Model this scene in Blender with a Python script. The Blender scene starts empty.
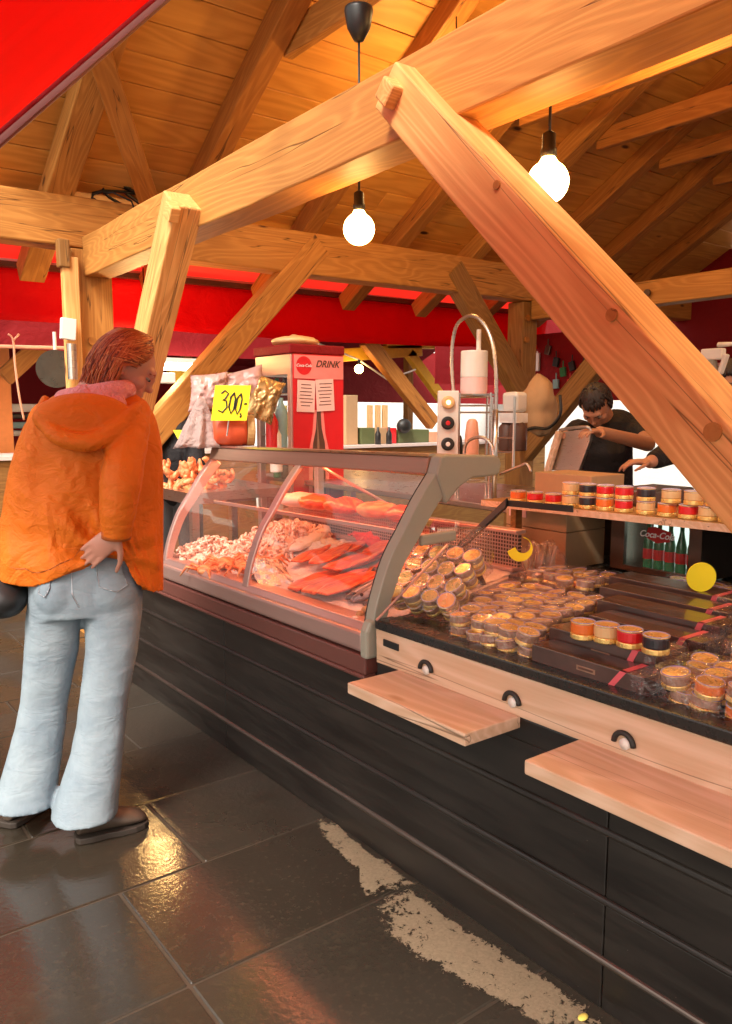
import bpy, bmesh, math, random
from mathutils import Vector as V, Matrix as M4, noise as mn, Euler
R = math.radians; PI = math.pi
random.seed(7)
sc = bpy.context.scene
col = sc.collection
# ------------------------------------------------------------------ camera
F, CX, CY, CAMH = 800., 366., 512., 1.45
PITCH = math.atan(102/800); YAW = math.atan(601/math.hypot(800, 102))
cd = bpy.data.cameras.new('camera'); cam = bpy.data.objects.new('camera', cd); col.objects.link(cam)
cam.location = (0, 0, CAMH); cam.rotation_euler = (PI/2-PITCH, 0, -YAW)
cd.sensor_fit = 'VERTICAL'; cd.sensor_height = 36; cd.lens = F/1024*36; cd.clip_start = .02; cd.clip_end = 500
sc.camera = cam
FW = V((math.sin(YAW)*math.cos(PITCH), math.cos(YAW)*math.cos(PITCH), -math.sin(PITCH)))
RT = V((math.cos(YAW), -math.sin(YAW), 0)); UP = RT.cross(FW); O = V((0, 0, CAMH))
TILT = .018; Y0 = 2.3
def ray(x, y): return FW+RT*((x-CX)/F)-UP*((y-CY)/F)
def on(x, y, ax, val):                     # pixel -> point on a world plane
    i = 'XYZ'.index(ax); d = ray(x, y); return O+d*((val-O[i])/d[i])
def onT(x, y, z):                          # pixel -> point on the (slightly sloping) counter level z
    d = ray(x, y); return O+d*((z+TILT*Y0-O.z-TILT*O.y)/(d.z+TILT*d.y))
def tz(y): return -TILT*(y-Y0)             # the market floor falls gently away
# ------------------------------------------------------------------ materials
MAT = {}
class N:
    def __init__(s, name):
        s.m = bpy.data.materials.new(name); s.m.use_nodes = True; s.t = s.m.node_tree
        s.b = s.t.nodes['Principled BSDF']; s.o = s.t.nodes['Material Output']; MAT[name] = s.m
    def n(s, ty, props={}, **ins):
        k = s.t.nodes.new(ty)
        for a, v in props.items(): setattr(k, a, v)
        for a, v in ins.items(): s.set(k, a, v)
        return k
    def set(s, k, a, v):
        i = k.inputs[int(a[1:])] if a[0] == '_' else k.inputs[a.replace('_', ' ')]
        if isinstance(v, bpy.types.NodeSocket): s.t.links.new(v, i)
        else: i.default_value = v
    def P(s, **ins):
        for a, v in ins.items(): s.set(s.b, a, v)
    def coord(s, scale=(1, 1, 1), kind='Object', rnd=True):
        c = s.n('ShaderNodeTexCoord'); src = c.outputs[kind]
        if rnd:
            oi = s.n('ShaderNodeObjectInfo')
            mu = s.n('ShaderNodeMath', dict(operation='MULTIPLY'), _0=oi.outputs['Random'], _1=37.)
            ad = s.n('ShaderNodeVectorMath', dict(operation='ADD'), _0=src, _1=mu.outputs[0]); src = ad.outputs[0]
        mp = s.n('ShaderNodeMapping', Vector=src, Scale=scale); return mp.outputs[0]
    def noise(s, vec, scale, detail=4, rough=.55, dist=0):
        return s.n('ShaderNodeTexNoise', Vector=vec, Scale=scale, Detail=detail, Roughness=rough, Distortion=dist).outputs['Fac']
    def ramp(s, fac, stops, interp='LINEAR'):
        r = s.n('ShaderNodeValToRGB', Fac=fac); e = r.color_ramp.elements; r.color_ramp.interpolation = interp
        while len(e) < len(stops): e.new(.5)
        for k, (p, c) in enumerate(stops):
            e[k].position = p; e[k].color = (*c, 1) if not isinstance(c, (int, float)) else (c, c, c, 1)
        return r.outputs[0]
    def mix(s, fac, a, b, mode='MIX'):
        k = s.n('ShaderNodeMix', dict(data_type='RGBA', blend_type=mode))
        s.set(k, '_0', fac)
        for i, v in ((6, a), (7, b)):
            if isinstance(v, bpy.types.NodeSocket): s.t.links.new(v, k.inputs[i])
            else: k.inputs[i].default_value = (*v, 1) if len(v) == 3 else v
        return k.outputs[2]
    def math(s, op, a, b=0., c=0.):
        return s.n('ShaderNodeMath', dict(operation=op), _0=a, _1=b, _2=c).outputs[0]
    def bump(s, h, st=.3, d=.01, nrm=None):
        k = s.n('ShaderNodeBump', Height=h, Strength=st, Distance=d)
        if nrm: s.set(k, 'Normal', nrm)
        s.set(s.b, 'Normal', k.outputs[0]); return k.outputs[0]
def simple(name, c, rough=.5, metal=0., var=.15, scale=20, bump=.1, bd=.004, spec=.5, rv=.1, stretch=(1, 1, 1), coat=0):
    s = N(name); v = s.coord(stretch); f = s.noise(v, scale, 5, .6)
    s.P(Base_Color=s.mix(f, tuple(x*(1-var) for x in c), tuple(min(1, x*(1+var)) for x in c)), Metallic=metal,
        Roughness=s.math('MULTIPLY_ADD', f, rv*2, rough-rv), Specular_IOR_Level=spec, Coat_Weight=coat)
    if bump: s.bump(f, bump, bd)
    return s.m
def timber(name, a, b, knot, rough=.55, ringscale=7, warm=.25, ringmix=.75):
    s = N(name); v = s.coord((.55, 4.2, 4.2))
    n1 = s.noise(v, 1.0, 2, .5, .3)
    rings = s.math('MULTIPLY_ADD', s.math('SINE', s.math('MULTIPLY', n1, ringscale*19.)), .5, .5)
    rings = s.math('POWER', rings, 2.2)
    fib = s.noise(s.coord((2.5, 70, 70)), 1.0, 3, .6)
    big = s.noise(s.coord((.8, 2, 2)), 1.5, 3, .6)
    g = s.math('MULTIPLY_ADD', rings, .34, s.math('MULTIPLY', fib, .68))
    c = s.ramp(g, [(.12, b), (.75, a)])
    c = s.mix(s.math('MULTIPLY', big, warm*1.3), c, tuple(x*.55 for x in a))
    vo = s.n('ShaderNodeTexVoronoi', Vector=s.coord((1.6, 4.4, 4.4)), Scale=1.25, Randomness=1.)
    rr = s.n('ShaderNodeSeparateColor', Color=vo.outputs['Color']).outputs[0]
    kf = s.math('MULTIPLY', s.ramp(vo.outputs['Distance'], [(.055, 1.), (.11, 0.)]), s.math('GREATER_THAN', rr, .45))
    c = s.mix(kf, c, knot)
    # drying cracks along the length
    cr = s.noise(s.coord((.35, 9, 9)), 1.6, 2, .5, .15)
    cf = s.ramp(s.math('ABSOLUTE', s.math('SUBTRACT', cr, .62)), [(.0, 1.), (.009, 0.)])
    c = s.mix(s.math('MULTIPLY', cf, .75), c, tuple(x*.25 for x in knot))
    s.P(Base_Color=c, Roughness=s.math('MULTIPLY_ADD', fib, .2, rough-.1), Specular_IOR_Level=.3)
    hh = s.math('SUBTRACT', s.math('MULTIPLY', fib, .5), s.math('MULTIPLY', cf, 1.2))
    s.bump(s.math('ADD', hh, s.math('MULTIPLY', big, .8)), .35, .006); return s.m
timber('timber_beam', (.60, .27, .065), (.40, .155, .032), (.12, .045, .015), warm=.25)
timber('timber_brace', (.86, .47, .165), (.62, .27, .075), (.20, .075, .03), ringscale=8, warm=.12)
timber('timber_dark', (.52, .21, .045), (.34, .115, .022), (.06, .02, .008), warm=.4)
timber('timber_pale', (.68, .47, .33), (.52, .32, .19), (.36, .19, .09), ringscale=6, warm=.1, rough=.45)
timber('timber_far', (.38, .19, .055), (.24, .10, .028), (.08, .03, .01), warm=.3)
def planks():
    s = N('roof_boards'); g = s.n('ShaderNodeNewGeometry').outputs['Random Per Island']
    tc = s.n('ShaderNodeTexCoord').outputs['Object']
    of = s.n('ShaderNodeCombineXYZ', X=s.math('MULTIPLY', g, 91.), Y=s.math('MULTIPLY', g, 37.), Z=s.math('MULTIPLY', g, 53.))
    v0 = s.n('ShaderNodeVectorMath', dict(operation='ADD'), _0=tc, _1=of.outputs[0]).outputs[0]
    mp = lambda sc: s.n('ShaderNodeMapping', Vector=v0, Scale=sc).outputs[0]
    n1 = s.noise(mp((.6, 4, 4)), 1., 2, .5, .3)
    rings = s.math('MULTIPLY_ADD', s.math('SINE', s.math('MULTIPLY', n1, 60.)), .5, .5)
    fib = s.noise(mp((3, 60, 60)), 1., 3, .6)
    c = s.ramp(s.math('MULTIPLY_ADD', rings, .4, s.math('MULTIPLY', fib, .5)), [(.1, (.55, .225, .038)), (.8, (.76, .36, .075))])
    c = s.mix(s.math('MULTIPLY', g, .45), c, (.50, .21, .045))
    vo = s.n('ShaderNodeTexVoronoi', Vector=mp((1.5, 4, 4)), Scale=1.4, Randomness=1.)
    rr = s.n('ShaderNodeSeparateColor', Color=vo.outputs['Color']).outputs[0]
    kf = s.math('MULTIPLY', s.ramp(vo.outputs['Distance'], [(.07, 1.), (.13, 0.)]), s.math('GREATER_THAN', rr, .35))
    c = s.mix(kf, c, (.07, .02, .008))
    st = s.noise(mp((.7, .7, .7)), 1., 4, .6)
    c = s.mix(s.ramp(st, [(.55, 0.), (.75, .35)]), c, (.62, .42, .2))
    s.P(Base_Color=c, Roughness=.5, Specular_IOR_Level=.35); s.bump(fib, .3, .004)
planks()
simple('board_dark', (.05, .03, .02), .8)
def fabric(name, c, trans, weave=400, fold=.25, rough=.7, foldscale=3., spec=.25):
    s = N(name); v = s.coord((1, 1, 1)); f = s.noise(v, foldscale, 4, .6, .4); w = s.noise(v, weave, 2, .5)
    cc = s.mix(f, tuple(x*.85 for x in c), c)
    s.P(Base_Color=cc, Roughness=rough, Specular_IOR_Level=spec)
    nb = s.bump(s.math('MULTIPLY_ADD', w, .02, f), fold, .05)
    if trans:
        tr = s.n('ShaderNodeBsdfTranslucent', Color=cc, Normal=nb)
        mx = s.n('ShaderNodeMixShader', Fac=trans, _1=s.b.outputs[0], _2=tr.outputs[0])
        s.t.links.new(mx.outputs[0], s.o.inputs[0])
    return s.m
fabric('awning_red', (.86, .0012, .010), .5, fold=.1, spec=.04)
fabric('eave_canvas', (.92, .16, .12), .7, fold=.1)
fabric('valance_red', (.85, .003, .010), .6, fold=.5, foldscale=4)
fabric('tent_maroon', (.28, .010, .014), .15, fold=.6)
fabric('canvas_yellow', (.85, .50, .06), .5)
fabric('strap_black', (.015, .014, .013), 0)
fabric('cloth_white', (.52, .38, .35), .3, fold=.9, foldscale=9)
fabric('shirt_black', (.018, .016, .018), 0, fold=.7, foldscale=7)
fabric('apron_red', (.45, .02, .03), 0, fold=.5)
fabric('fleece_pink', (.86, .34, .36), 0, fold=.7, foldscale=40)
simple('steel', (.55, .52, .48), .3, 1., bump=.05, stretch=(1, 1, 14))
simple('aluminium', (.64, .43, .38), .34, .75, var=.08, bump=.03, stretch=(1, .1, 8))
simple('steel_dark', (.16, .13, .11), .35, .9, bump=.05)
simple('plastic_olive', (.30, .29, .23), .42, var=.06, bump=.02)
simple('plastic_white', (.72, .68, .62), .4, var=.05, bump=.02)
simple('plastic_black', (.014, .013, .013), .4, var=.1, bump=.05)
simple('plastic_red', (.55, .02, .015), .35, var=.1, bump=.03)
simple('paint_red', (.62, .015, .02), .35, var=.08, bump=.03)
simple('paint_yellow', (.75, .42, .03), .5, var=.15, bump=.05)
simple('rubber', (.02, .018, .016), .6)
simple('gold', (.90, .62, .20), .28, .65, var=.1, bump=.05)
simple('paper', (.80, .74, .68), .7, var=.04, bump=.03)
simple('paper_pink', (.78, .50, .46), .7, var=.06, bump=.03)
simple('sign_yellow', (.95, .80, .015), .6, var=.04, bump=.03)
simple('ink_black', (.012, .01, .01), .6, bump=0)
simple('ink_white', (.82, .80, .78), .5, bump=0)
simple('ink_red', (.45, .02, .02), .5, bump=0)
simple('ink_brown', (.10, .045, .03), .5, bump=0)
simple('cardboard', (.44, .27, .14), .75, var=.1, scale=30)
simple('fleece_pile', (.5, .3, .25), .8)
simple('slate_top', (.020, .017, .015), .28, var=.3, scale=40)
simple('skin', (.46, .21, .145), .45, var=.08, scale=40, bump=.05)
simple('skin_tan', (.42, .20, .12), .5, var=.1, scale=30)
simple('leather_brown', (.070, .048, .034), .42, var=.3, scale=25, bump=.3)
simple('sole', (.03, .02, .014), .7, var=.2)
simple('leather_black', (.012, .011, .011), .5, var=.2, bump=.2)
simple('bark_pan', (.10, .09, .07), .3, .9)
simple('sponge_red', (.60, .09, .03), .45, var=.2)
simple('wood_lid', (.42, .26, .10), .5, var=.2, stretch=(1, 1, 8))
simple('tray_white', (.72, .60, .56), .35, var=.05)
simple('white_fillet', (.78, .58, .50), .4, var=.12, scale=40, bump=.3)
simple('potato', (.45, .25, .10), .6, var=.25)
simple('lemon', (.80, .62, .12), .5, var=.1)
simple('jar_cream', (.68, .44, .20), .3, var=.06, bump=0)
simple('jar_orange', (.72, .16, .02), .3, var=.06, bump=0)
simple('jar_red', (.62, .012, .015), .3, var=.06, bump=0)
simple('jar_black', (.025, .02, .025), .3, var=.1, bump=0)
simple('jar_tan', (.30, .17, .11), .3, var=.2, bump=0)
simple('jar_top', (.36, .33, .50), .3, var=.1, bump=0, spec=.35)
simple('jar_top_blue', (.25, .22, .48), .3, var=.1, bump=0, spec=.35)
simple('box_dark', (.085, .048, .038), .22, var=.7, scale=8, stretch=(6, 1, 1), bump=.05, coat=.3)
simple('ribbon_pink', (.70, .12, .14), .4, var=.1)
simple('green_glass', (.05, .22, .10), .1, var=.2, bump=0)
simple('white_far', (.75, .74, .70), .6)
simple('blueish', (.25, .45, .5), .5)
simple('green_box', (.10, .12, .045), .6)
simple('stripe_knit', (.05, .045, .045), .8)
def strat(name, a, b, scale, stretch, rough=.3, c3=None, dist=1.2):
    s = N(name); v = s.coord(stretch); f = s.noise(v, scale, 3, .5, dist)
    w = s.math('MULTIPLY_ADD', s.math('SINE', s.math('MULTIPLY', f, 45.)), .5, .5)
    c = s.mix(w, a, b)
    if c3: c = s.mix(s.ramp(s.noise(v, scale*3, 3), [(.5, 0.), (.62, 1.)]), c, c3)
    s.P(Base_Color=c, Roughness=rough, Specular_IOR_Level=.6); s.bump(w, .2, .004)
strat('salmon', (.62, .055, .006), (.80, .15, .035), 2.5, (1, 3, 3))
strat('fish_silver', (.20, .17, .20), (.50, .44, .46), 3, (1, 4, 2), c3=(.07, .06, .07))
strat('fish_dark', (.08, .05, .045), (.20, .12, .10), 4, (1, 3, 2), c3=(.03, .02, .02))
strat('shrimp', (.78, .38, .26), (.85, .62, .52), 14, (3, 1, 1))
strat('crab', (.72, .14, .035), (.80, .34, .14), 6, (1, 1, 1), .5)
def emis(name, c, st):
    s = N(name); s.P(Base_Color=(*c, 1), Emission_Color=(*c, 1), Emission_Strength=st)
emis('bulb_glow', (1., .56, .17), 15)
emis('bulb_unseen', (1., .58, .20), 95)  # stronger emission for bulbs kept out of view, brightening the roof
emis('tube_glow', (1., .26, .10), 11)  # red emission for the tube added inside the fish case
emis('tube_white', (1., .93, .72), 9)
emis('fridge_glow', (.62, .78, .70), .55)
emis('led_green', (.5, .9, .3), 1.2)
def glass(name, tint=(.95, .96, .95), ior=1.45, dirt=.04, rough=.02, add=0.):
    s = N(name); fr = s.n('ShaderNodeFresnel', IOR=ior)
    tr = s.n('ShaderNodeBsdfTransparent', Color=(*tint, 1)); gl = s.n('ShaderNodeBsdfGlossy', Color=(1, 1, 1, 1), Roughness=rough)
    f = s.noise(s.coord((1, 1, 1)), 6, 5, .6)
    di = s.n('ShaderNodeBsdfDiffuse', Color=(.8, .75, .72, 1))
    m1 = s.n('ShaderNodeMixShader', Fac=s.math('MULTIPLY', f, dirt*2), _1=tr.outputs[0], _2=di.outputs[0])
    bk = s.n('ShaderNodeNewGeometry').outputs['Backfacing']
    m2 = s.n('ShaderNodeMixShader', Fac=s.math('MULTIPLY', s.math('ADD', fr.outputs[0], add), s.math('SUBTRACT', 1., bk)), _1=m1.outputs[0], _2=gl.outputs[0])
    s.t.links.new(m2.outputs[0], s.o.inputs[0]); s.t.nodes.remove(s.b)
glass('glass_clear', dirt=.015)
glass('glass_case', (.985, .965, .95), dirt=.016)
def film():
    s = N('bag_film'); v = s.coord((1, 1, 1)); f = s.noise(v, 22, 3, .55, 1.5)
    f2 = s.noise(v, 60, 2, .5, 1.)
    bm = s.n('ShaderNodeBump', Height=s.math('ADD', f, s.math('MULTIPLY', f2, .4)), Strength=1., Distance=.02).outputs[0]
    fr = s.n('ShaderNodeFresnel', IOR=1.45, Normal=bm)
    tr = s.n('ShaderNodeBsdfTransparent', Color=(.985, .975, .98, 1)); gl = s.n('ShaderNodeBsdfGlossy', Color=(1, .97, .98, 1), Roughness=.07, Normal=bm)
    di = s.n('ShaderNodeBsdfDiffuse', Color=(.75, .62, .64, 1), Normal=bm)
    m1 = s.n('ShaderNodeMixShader', Fac=s.ramp(f, [(.5, .0), (.8, .07)]), _1=tr.outputs[0], _2=di.outputs[0])
    m2 = s.n('ShaderNodeMixShader', Fac=s.math('MULTIPLY', s.math('MULTIPLY_ADD', fr.outputs[0], 1.0, .03), s.math('SUBTRACT', 1., s.n('ShaderNodeNewGeometry').outputs['Backfacing'])), _1=m1.outputs[0], _2=gl.outputs[0])
    s.t.links.new(m2.outputs[0], s.o.inputs[0]); s.t.nodes.remove(s.b)
film()
def panelmat():
    s = N('panel_black'); v = s.coord((1, .35, 3), rnd=False); f = s.noise(v, 5, 6, .65)
    fl = s.noise(s.coord((1, 1, 1), rnd=False), 90, 2, .5)
    c = s.mix(s.ramp(f, [(.35, 0.), (.75, .8)]), (.008, .0062, .0052), (.030, .023, .018))
    c = s.mix(s.ramp(fl, [(.76, 0.), (.79, .6)]), c, (.2, .17, .14))
    s.P(Base_Color=c, Roughness=s.ramp(f, [(.3, .30), (.7, .5)]), Specular_IOR_Level=.5); s.bump(f, .1, .004)
panelmat()
def floormat():
    s = N('slate_floor'); g = s.n('ShaderNodeNewGeometry').outputs['Random Per Island']
    tc = s.coord((1, 1, 1), rnd=False)
    f = s.noise(tc, 2.2, 6, .6, .3); f2 = s.noise(tc, 55, 4, .65); f3 = s.noise(tc, .9, 3, .5, .4)
    c = s.mix(f, (.021, .0165, .0115), (.052, .041, .030)); c = s.mix(s.math('MULTIPLY', g, .5), c, (.022, .0155, .010))
    c = s.mix(s.ramp(f2, [(.52, 0.), (.78, .55)]), c, (.065, .048, .031))
    dv = s.n('ShaderNodeVectorMath', dict(operation='DISTANCE'), _0=tc, _1=(.55, 2.2, 0)).outputs[1]
    near = s.ramp(dv, [(.1, .22), (1., 0.)])
    wet = s.ramp(s.math('SUBTRACT', s.math('MULTIPLY_ADD', f, .35, s.math('MULTIPLY', f3, .75)), near), [(.46, 1.), (.60, 0.)])
    s.P(Base_Color=c, Roughness=s.mix(wet, (.56, .56, .56), (.11, .11, .11)), Specular_IOR_Level=.5)
    h = s.math('MULTIPLY_ADD', f2, .35, f)
    s.bump(s.math('MULTIPLY', h, s.math('MULTIPLY_ADD', wet, -.5, 1.)), .5, .008)
    s2 = N('grout'); f = s2.noise(s2.coord(rnd=False), 40, 4); s2.P(Base_Color=s2.mix(f, (.035, .026, .018), (.07, .052, .035)), Roughness=.55)
floormat()
def residue():
    s = N('residue'); v = s.coord(rnd=False); f = s.noise(v, 34, 9, .78, .4); f2 = s.noise(v, 120, 2)
    s.P(Base_Color=s.mix(f2, (.15, .11, .066), (.30, .225, .14)), Roughness=.8); s.bump(f, .2, .006)
    at = s.n('ShaderNodeAttribute', dict(attribute_name='edge')).outputs['Fac']
    a = s.math('GREATER_THAN', s.math('MULTIPLY_ADD', f, 2.2, at), 1.42)
    s.P(Alpha=a)
residue()
def denim():
    s = N('denim'); v = s.coord(rnd=False); f = s.noise(v, 7, 5, .6); w = s.noise(s.coord((1, 1, .35), rnd=False), 130, 2)
    c = s.mix(s.ramp(f, [(.3, 0.), (.7, 1.)]), (.15, .20, .245), (.25, .305, .34)); c = s.mix(s.math('MULTIPLY', w, .35), c, (.29, .33, .36))
    s.P(Base_Color=c, Roughness=.85, Specular_IOR_Level=.15)
    b = s.noise(s.coord((1, 1, 2.2), rnd=False), 9, 3, .55, .6)
    s.bump(s.math('MULTIPLY_ADD', w, .03, s.math('ABSOLUTE', s.math('SUBTRACT', b, .5))), .3, .025)
denim()
simple('denim_seam', (.34, .36, .40), .85, bump=0)
def jacketmat():
    s = N('jacket_orange'); v = s.coord(rnd=False); f = s.noise(v, 6, 4, .55, .8); w = s.noise(v, 300, 2)
    s.P(Base_Color=s.mix(f, (.54, .112, .006), (.64, .150, .008)), Roughness=.62, Specular_IOR_Level=.25)
    r1 = s.math('ABSOLUTE', s.math('SUBTRACT', s.noise(s.coord((1, 1, .7), rnd=False), 5, 3, .5, 1.2), .5))
    r2 = s.math('ABSOLUTE', s.math('SUBTRACT', s.noise(s.coord((1, 1, 1.6), rnd=False), 14, 3, .55, .8), .5))
    h = s.math('ADD', s.math('MULTIPLY', r1, 1.3), s.math('MULTIPLY', r2, .45))
    s.bump(s.math('MULTIPLY_ADD', w, .02, h), .58, .04)
jacketmat()
simple('jacket_trim', (.40, .09, .01), .6, bump=.1)
def hairmat():
    s = N('hair_auburn'); g = s.n('ShaderNodeNewGeometry').outputs['Random Per Island']
    c = s.ramp(g, [(0., (.10, .022, .010)), (.35, (.30, .065, .02)), (.75, (.46, .13, .035)), (1., (.60, .26, .09))])
    s.P(Base_Color=c, Roughness=.42, Specular_IOR_Level=.4)
hairmat()
simple('hair_dark', (.02, .012, .01), .5, var=.3, stretch=(1, 1, 1))
def meshgrille():
    s = N('grille'); v = s.coord((1, 1, 1), rnd=False)
    sp = s.n('ShaderNodeSeparateXYZ', Vector=v)
    fy = s.math('FRACT', s.math('MULTIPLY', sp.outputs[1], 70.)); fz = s.math('FRACT', s.math('MULTIPLY', sp.outputs[2], 70.))
    a = s.math('MULTIPLY', s.math('GREATER_THAN', fy, .35), s.math('GREATER_THAN', fz, .35))
    s.P(Base_Color=s.mix(a, (.55, .42, .36), (.05, .025, .02)), Roughness=.4, Metallic=s.math('SUBTRACT', 1., a))
meshgrille()
# ------------------------------------------------------------------ geometry helpers
class G:
    def __init__(s): s.b = bmesh.new(); s.mi = 0
    def _new(s, f0):
        for f in s.b.faces[f0:] if False else list(s.b.faces)[f0:]: f.material_index = s.mi
    def face(s, vs):
        try:
            f = s.b.faces.new(vs); f.material_index = s.mi; return f
        except ValueError: return None
    def box(s, c, d, rot=None):
        hx, hy, hz = d[0]/2, d[1]/2, d[2]/2; vs = []
        m = Euler(rot).to_matrix() if rot is not None and not hasattr(rot, 'to_euler') else (rot if rot is not None else None)
        for x in (-hx, hx):
            for y in (-hy, hy):
                for z in (-hz, hz):
                    p = V((x, y, z)); p = m @ p if m else p; vs.append(s.b.verts.new(V(c)+p))
        for q in ((0, 1, 3, 2), (4, 6, 7, 5), (0, 4, 5, 1), (2, 3, 7, 6), (0, 2, 6, 4), (1, 5, 7, 3)): s.face([vs[i] for i in q])
        return s
    def bb(s, a, b): return s.box([(x+y)/2 for x, y in zip(a, b)], [abs(x-y) for x, y in zip(a, b)])
    def rings(s, rs, cap=True, closed=False):
        rv = [[s.b.verts.new(p) for p in r] for r in rs]; n = len(rs[0])
        pairs = list(zip(rv, rv[1:]))+([(rv[-1], rv[0])] if closed else [])
        for a, b in pairs:
            for i in range(n): s.face([a[i], a[(i+1) % n], b[(i+1) % n], b[i]])
        if cap and not closed: s.face(rv[0][::-1]); s.face(rv[-1])
        return s
    def tube(s, pts, r, n=8, cap=True, flat=None):
        pts = [V(p) for p in pts]; rs = r if isinstance(r, (list, tuple)) else [r]*len(pts); out = []
        t0 = (pts[1]-pts[0]).normalized(); u = t0.orthogonal().normalized()
        if flat: u = V(flat[0])
        for i, p in enumerate(pts):
            t = (pts[min(i+1, len(pts)-1)]-pts[max(i-1, 0)]).normalized()
            u = (u-t*u.dot(t)).normalized(); w = t.cross(u)
            k = flat[1] if flat else 1
            out.append([p+(u*math.cos(a)+w*math.sin(a)*k)*rs[i] for a in (2*PI*j/n for j in range(n))])
        return s.rings(out, cap)
    def cyl(s, a, b, r, r2=None, n=20): return s.tube([a, b], [r, r if r2 is None else r2], n)
    def lathe(s, prof, c=(0, 0, 0), n=24, rot=None):
        c = V(c); m = rot or M4.Identity(3)
        return s.rings([[c+m @ V((r*math.cos(2*PI*j/n), r*math.sin(2*PI*j/n), z)) for j in range(n)] for r, z in prof])
    def ball(s, c, r, rot=None, n=12, sub=None):
        r = (r,)*3 if isinstance(r, (int, float)) else r; m = rot or M4.Identity(3); c = V(c)
        rs = []
        for i in range(n+1):
            th = PI*i/n; th = max(.02, min(PI-.02, th))
            rs.append([c+m @ V((r[0]*math.sin(th)*math.cos(a), r[1]*math.sin(th)*math.sin(a), -r[2]*math.cos(th))) for a in (2*PI*j/(2*n) for j in range(2*n))])
        return s.rings(rs)
    def chain(s, pts, rs, n=12):          # tapered limb with round ends
        s.tube(pts, rs, n); s.ball(pts[0], rs[0], n=6); s.ball(pts[-1], rs[-1], n=6); return s
    def prism(s, poly, thick, org=(0, 0, 0), ax=(1, 0, 0), ay=(0, 0, 1)):
        ax, ay, org = V(ax), V(ay), V(org); nn = ax.cross(ay).normalized()
        a = [org+ax*p[0]+ay*p[1] for p in poly]; return s.rings([a, [p+nn*thick for p in a]])
    def build(s, name, mats, parent=None, smooth=False, shear=False, bevel=0, seg=2, mods=None):
        if shear:
            for v in s.b.verts: v.co.z += tz(v.co.y)
        bmesh.ops.recalc_face_normals(s.b, faces=s.b.faces)
        me = bpy.data.meshes.new(name); s.b.to_mesh(me); s.b.free()
        for m in (mats if isinstance(mats, (list, tuple)) else [mats]): me.materials.append(MAT[m])
        o = bpy.data.objects.new(name, me); col.objects.link(o)
        if smooth:
            for p in me.polygons: p.use_smooth = True
        if parent is not None:
            o.parent = parent; o.matrix_parent_inverse = INV[parent.name]
        if bevel:
            b = o.modifiers.new('bevel', 'BEVEL'); b.width = bevel; b.segments = seg; b.limit_method = 'ANGLE'; b.angle_limit = R(40)
        return o
INV = {}
def tag(o, label, cat, group=None, kind=None):
    if label: o['label'] = label
    if cat: o['category'] = cat
    if group: o['group'] = group
    if kind: o['kind'] = kind
    return o
def thing(name, label, cat, loc=(0, 0, 0), group=None, rotz=0):
    o = bpy.data.objects.new(name, None); col.objects.link(o); o.location = loc; o.rotation_euler = (0, 0, rotz)
    o.empty_display_size = .1
    INV[o.name] = (M4.Translation(V(loc)) @ M4.Rotation(rotz, 4, 'Z')).inverted()
    return tag(o, label, cat, group)
def sub(o):                                # allow an object (not just an Empty) to parent sub-parts
    INV[o.name] = o.matrix_basis.inverted() if o.parent is None else (o.parent.matrix_basis @ o.matrix_parent_inverse @ o.matrix_basis).inverted()
    return o
def dup(root, loc, rot=None, label=None, group=None, scale=None):
    r = root.copy(); col.objects.link(r); r.location = loc
    if rot is not None: r.rotation_euler = rot
    if scale: r.scale = scale
    if label: r['label'] = label
    if group: r['group'] = group
    for ch in list(root.children):
        c = ch.copy(); col.objects.link(c); c.parent = r; c.matrix_parent_inverse = ch.matrix_parent_inverse
        for g in list(ch.children):
            d = g.copy(); col.objects.link(d); d.parent = c; d.matrix_parent_inverse = g.matrix_parent_inverse
    return r
def beam(name, p0, p1, w, h, mat, parent=None, up=(0, 0, 1), bevel=.008, wob=.0, label=None):
    p0, p1 = V(p0), V(p1); L = (p1-p0).length; x = (p1-p0).normalized(); z = V(up); z = (z-x*z.dot(x)).normalized(); y = z.cross(x)
    g = G(); n = max(2, int(L/.25)) if wob else 2; rs = []
    for i in range(n):
        t = L*i/(n-1); k = [mn.noise(V((t*1.7, 3.1*j, w*97)))*wob for j in range(4)]
        rs.append([V((t, -w/2+k[0], -h/2+k[1])), V((t, w/2+k[2], -h/2+k[1])), V((t, w/2+k[2], h/2+k[3])), V((t, -w/2+k[0], h/2+k[3]))])
    g.rings(rs); o = g.build(name, mat, None, bevel=bevel)
    o.matrix_world = M4.Translation(p0) @ M4((x, y, z)).transposed().to_4x4()
    if parent is not None:
        o.parent = parent; o.matrix_parent_inverse = INV[parent.name]
    if label: o['label'] = label
    return o
def text(body, name, size, mat, parent, org, ax, ay, extrude=.0006, shear=0., align='CENTER', weight=0.):
    cu = bpy.data.curves.new(name, 'FONT'); cu.body = body; cu.size = size; cu.extrude = extrude; cu.shear = shear; cu.align_x = align; cu.align_y = 'CENTER'; cu.offset = weight
    t = bpy.data.objects.new(name, cu); col.objects.link(t)
    dg = bpy.context.evaluated_depsgraph_get(); me = bpy.data.meshes.new_from_object(t.evaluated_get(dg)); me.name = name
    bpy.data.objects.remove(t); o = bpy.data.objects.new(name, me); col.objects.link(o); me.materials.clear(); me.materials.append(MAT[mat])
    ax, ay = V(ax).normalized(), V(ay).normalized(); n = ax.cross(ay)
    o.matrix_world = M4.Translation(V(org)) @ M4((ax, ay, n)).transposed().to_4x4()
    if parent is not None: o.parent = parent; o.matrix_parent_inverse = INV[parent.name]
    return o
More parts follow.
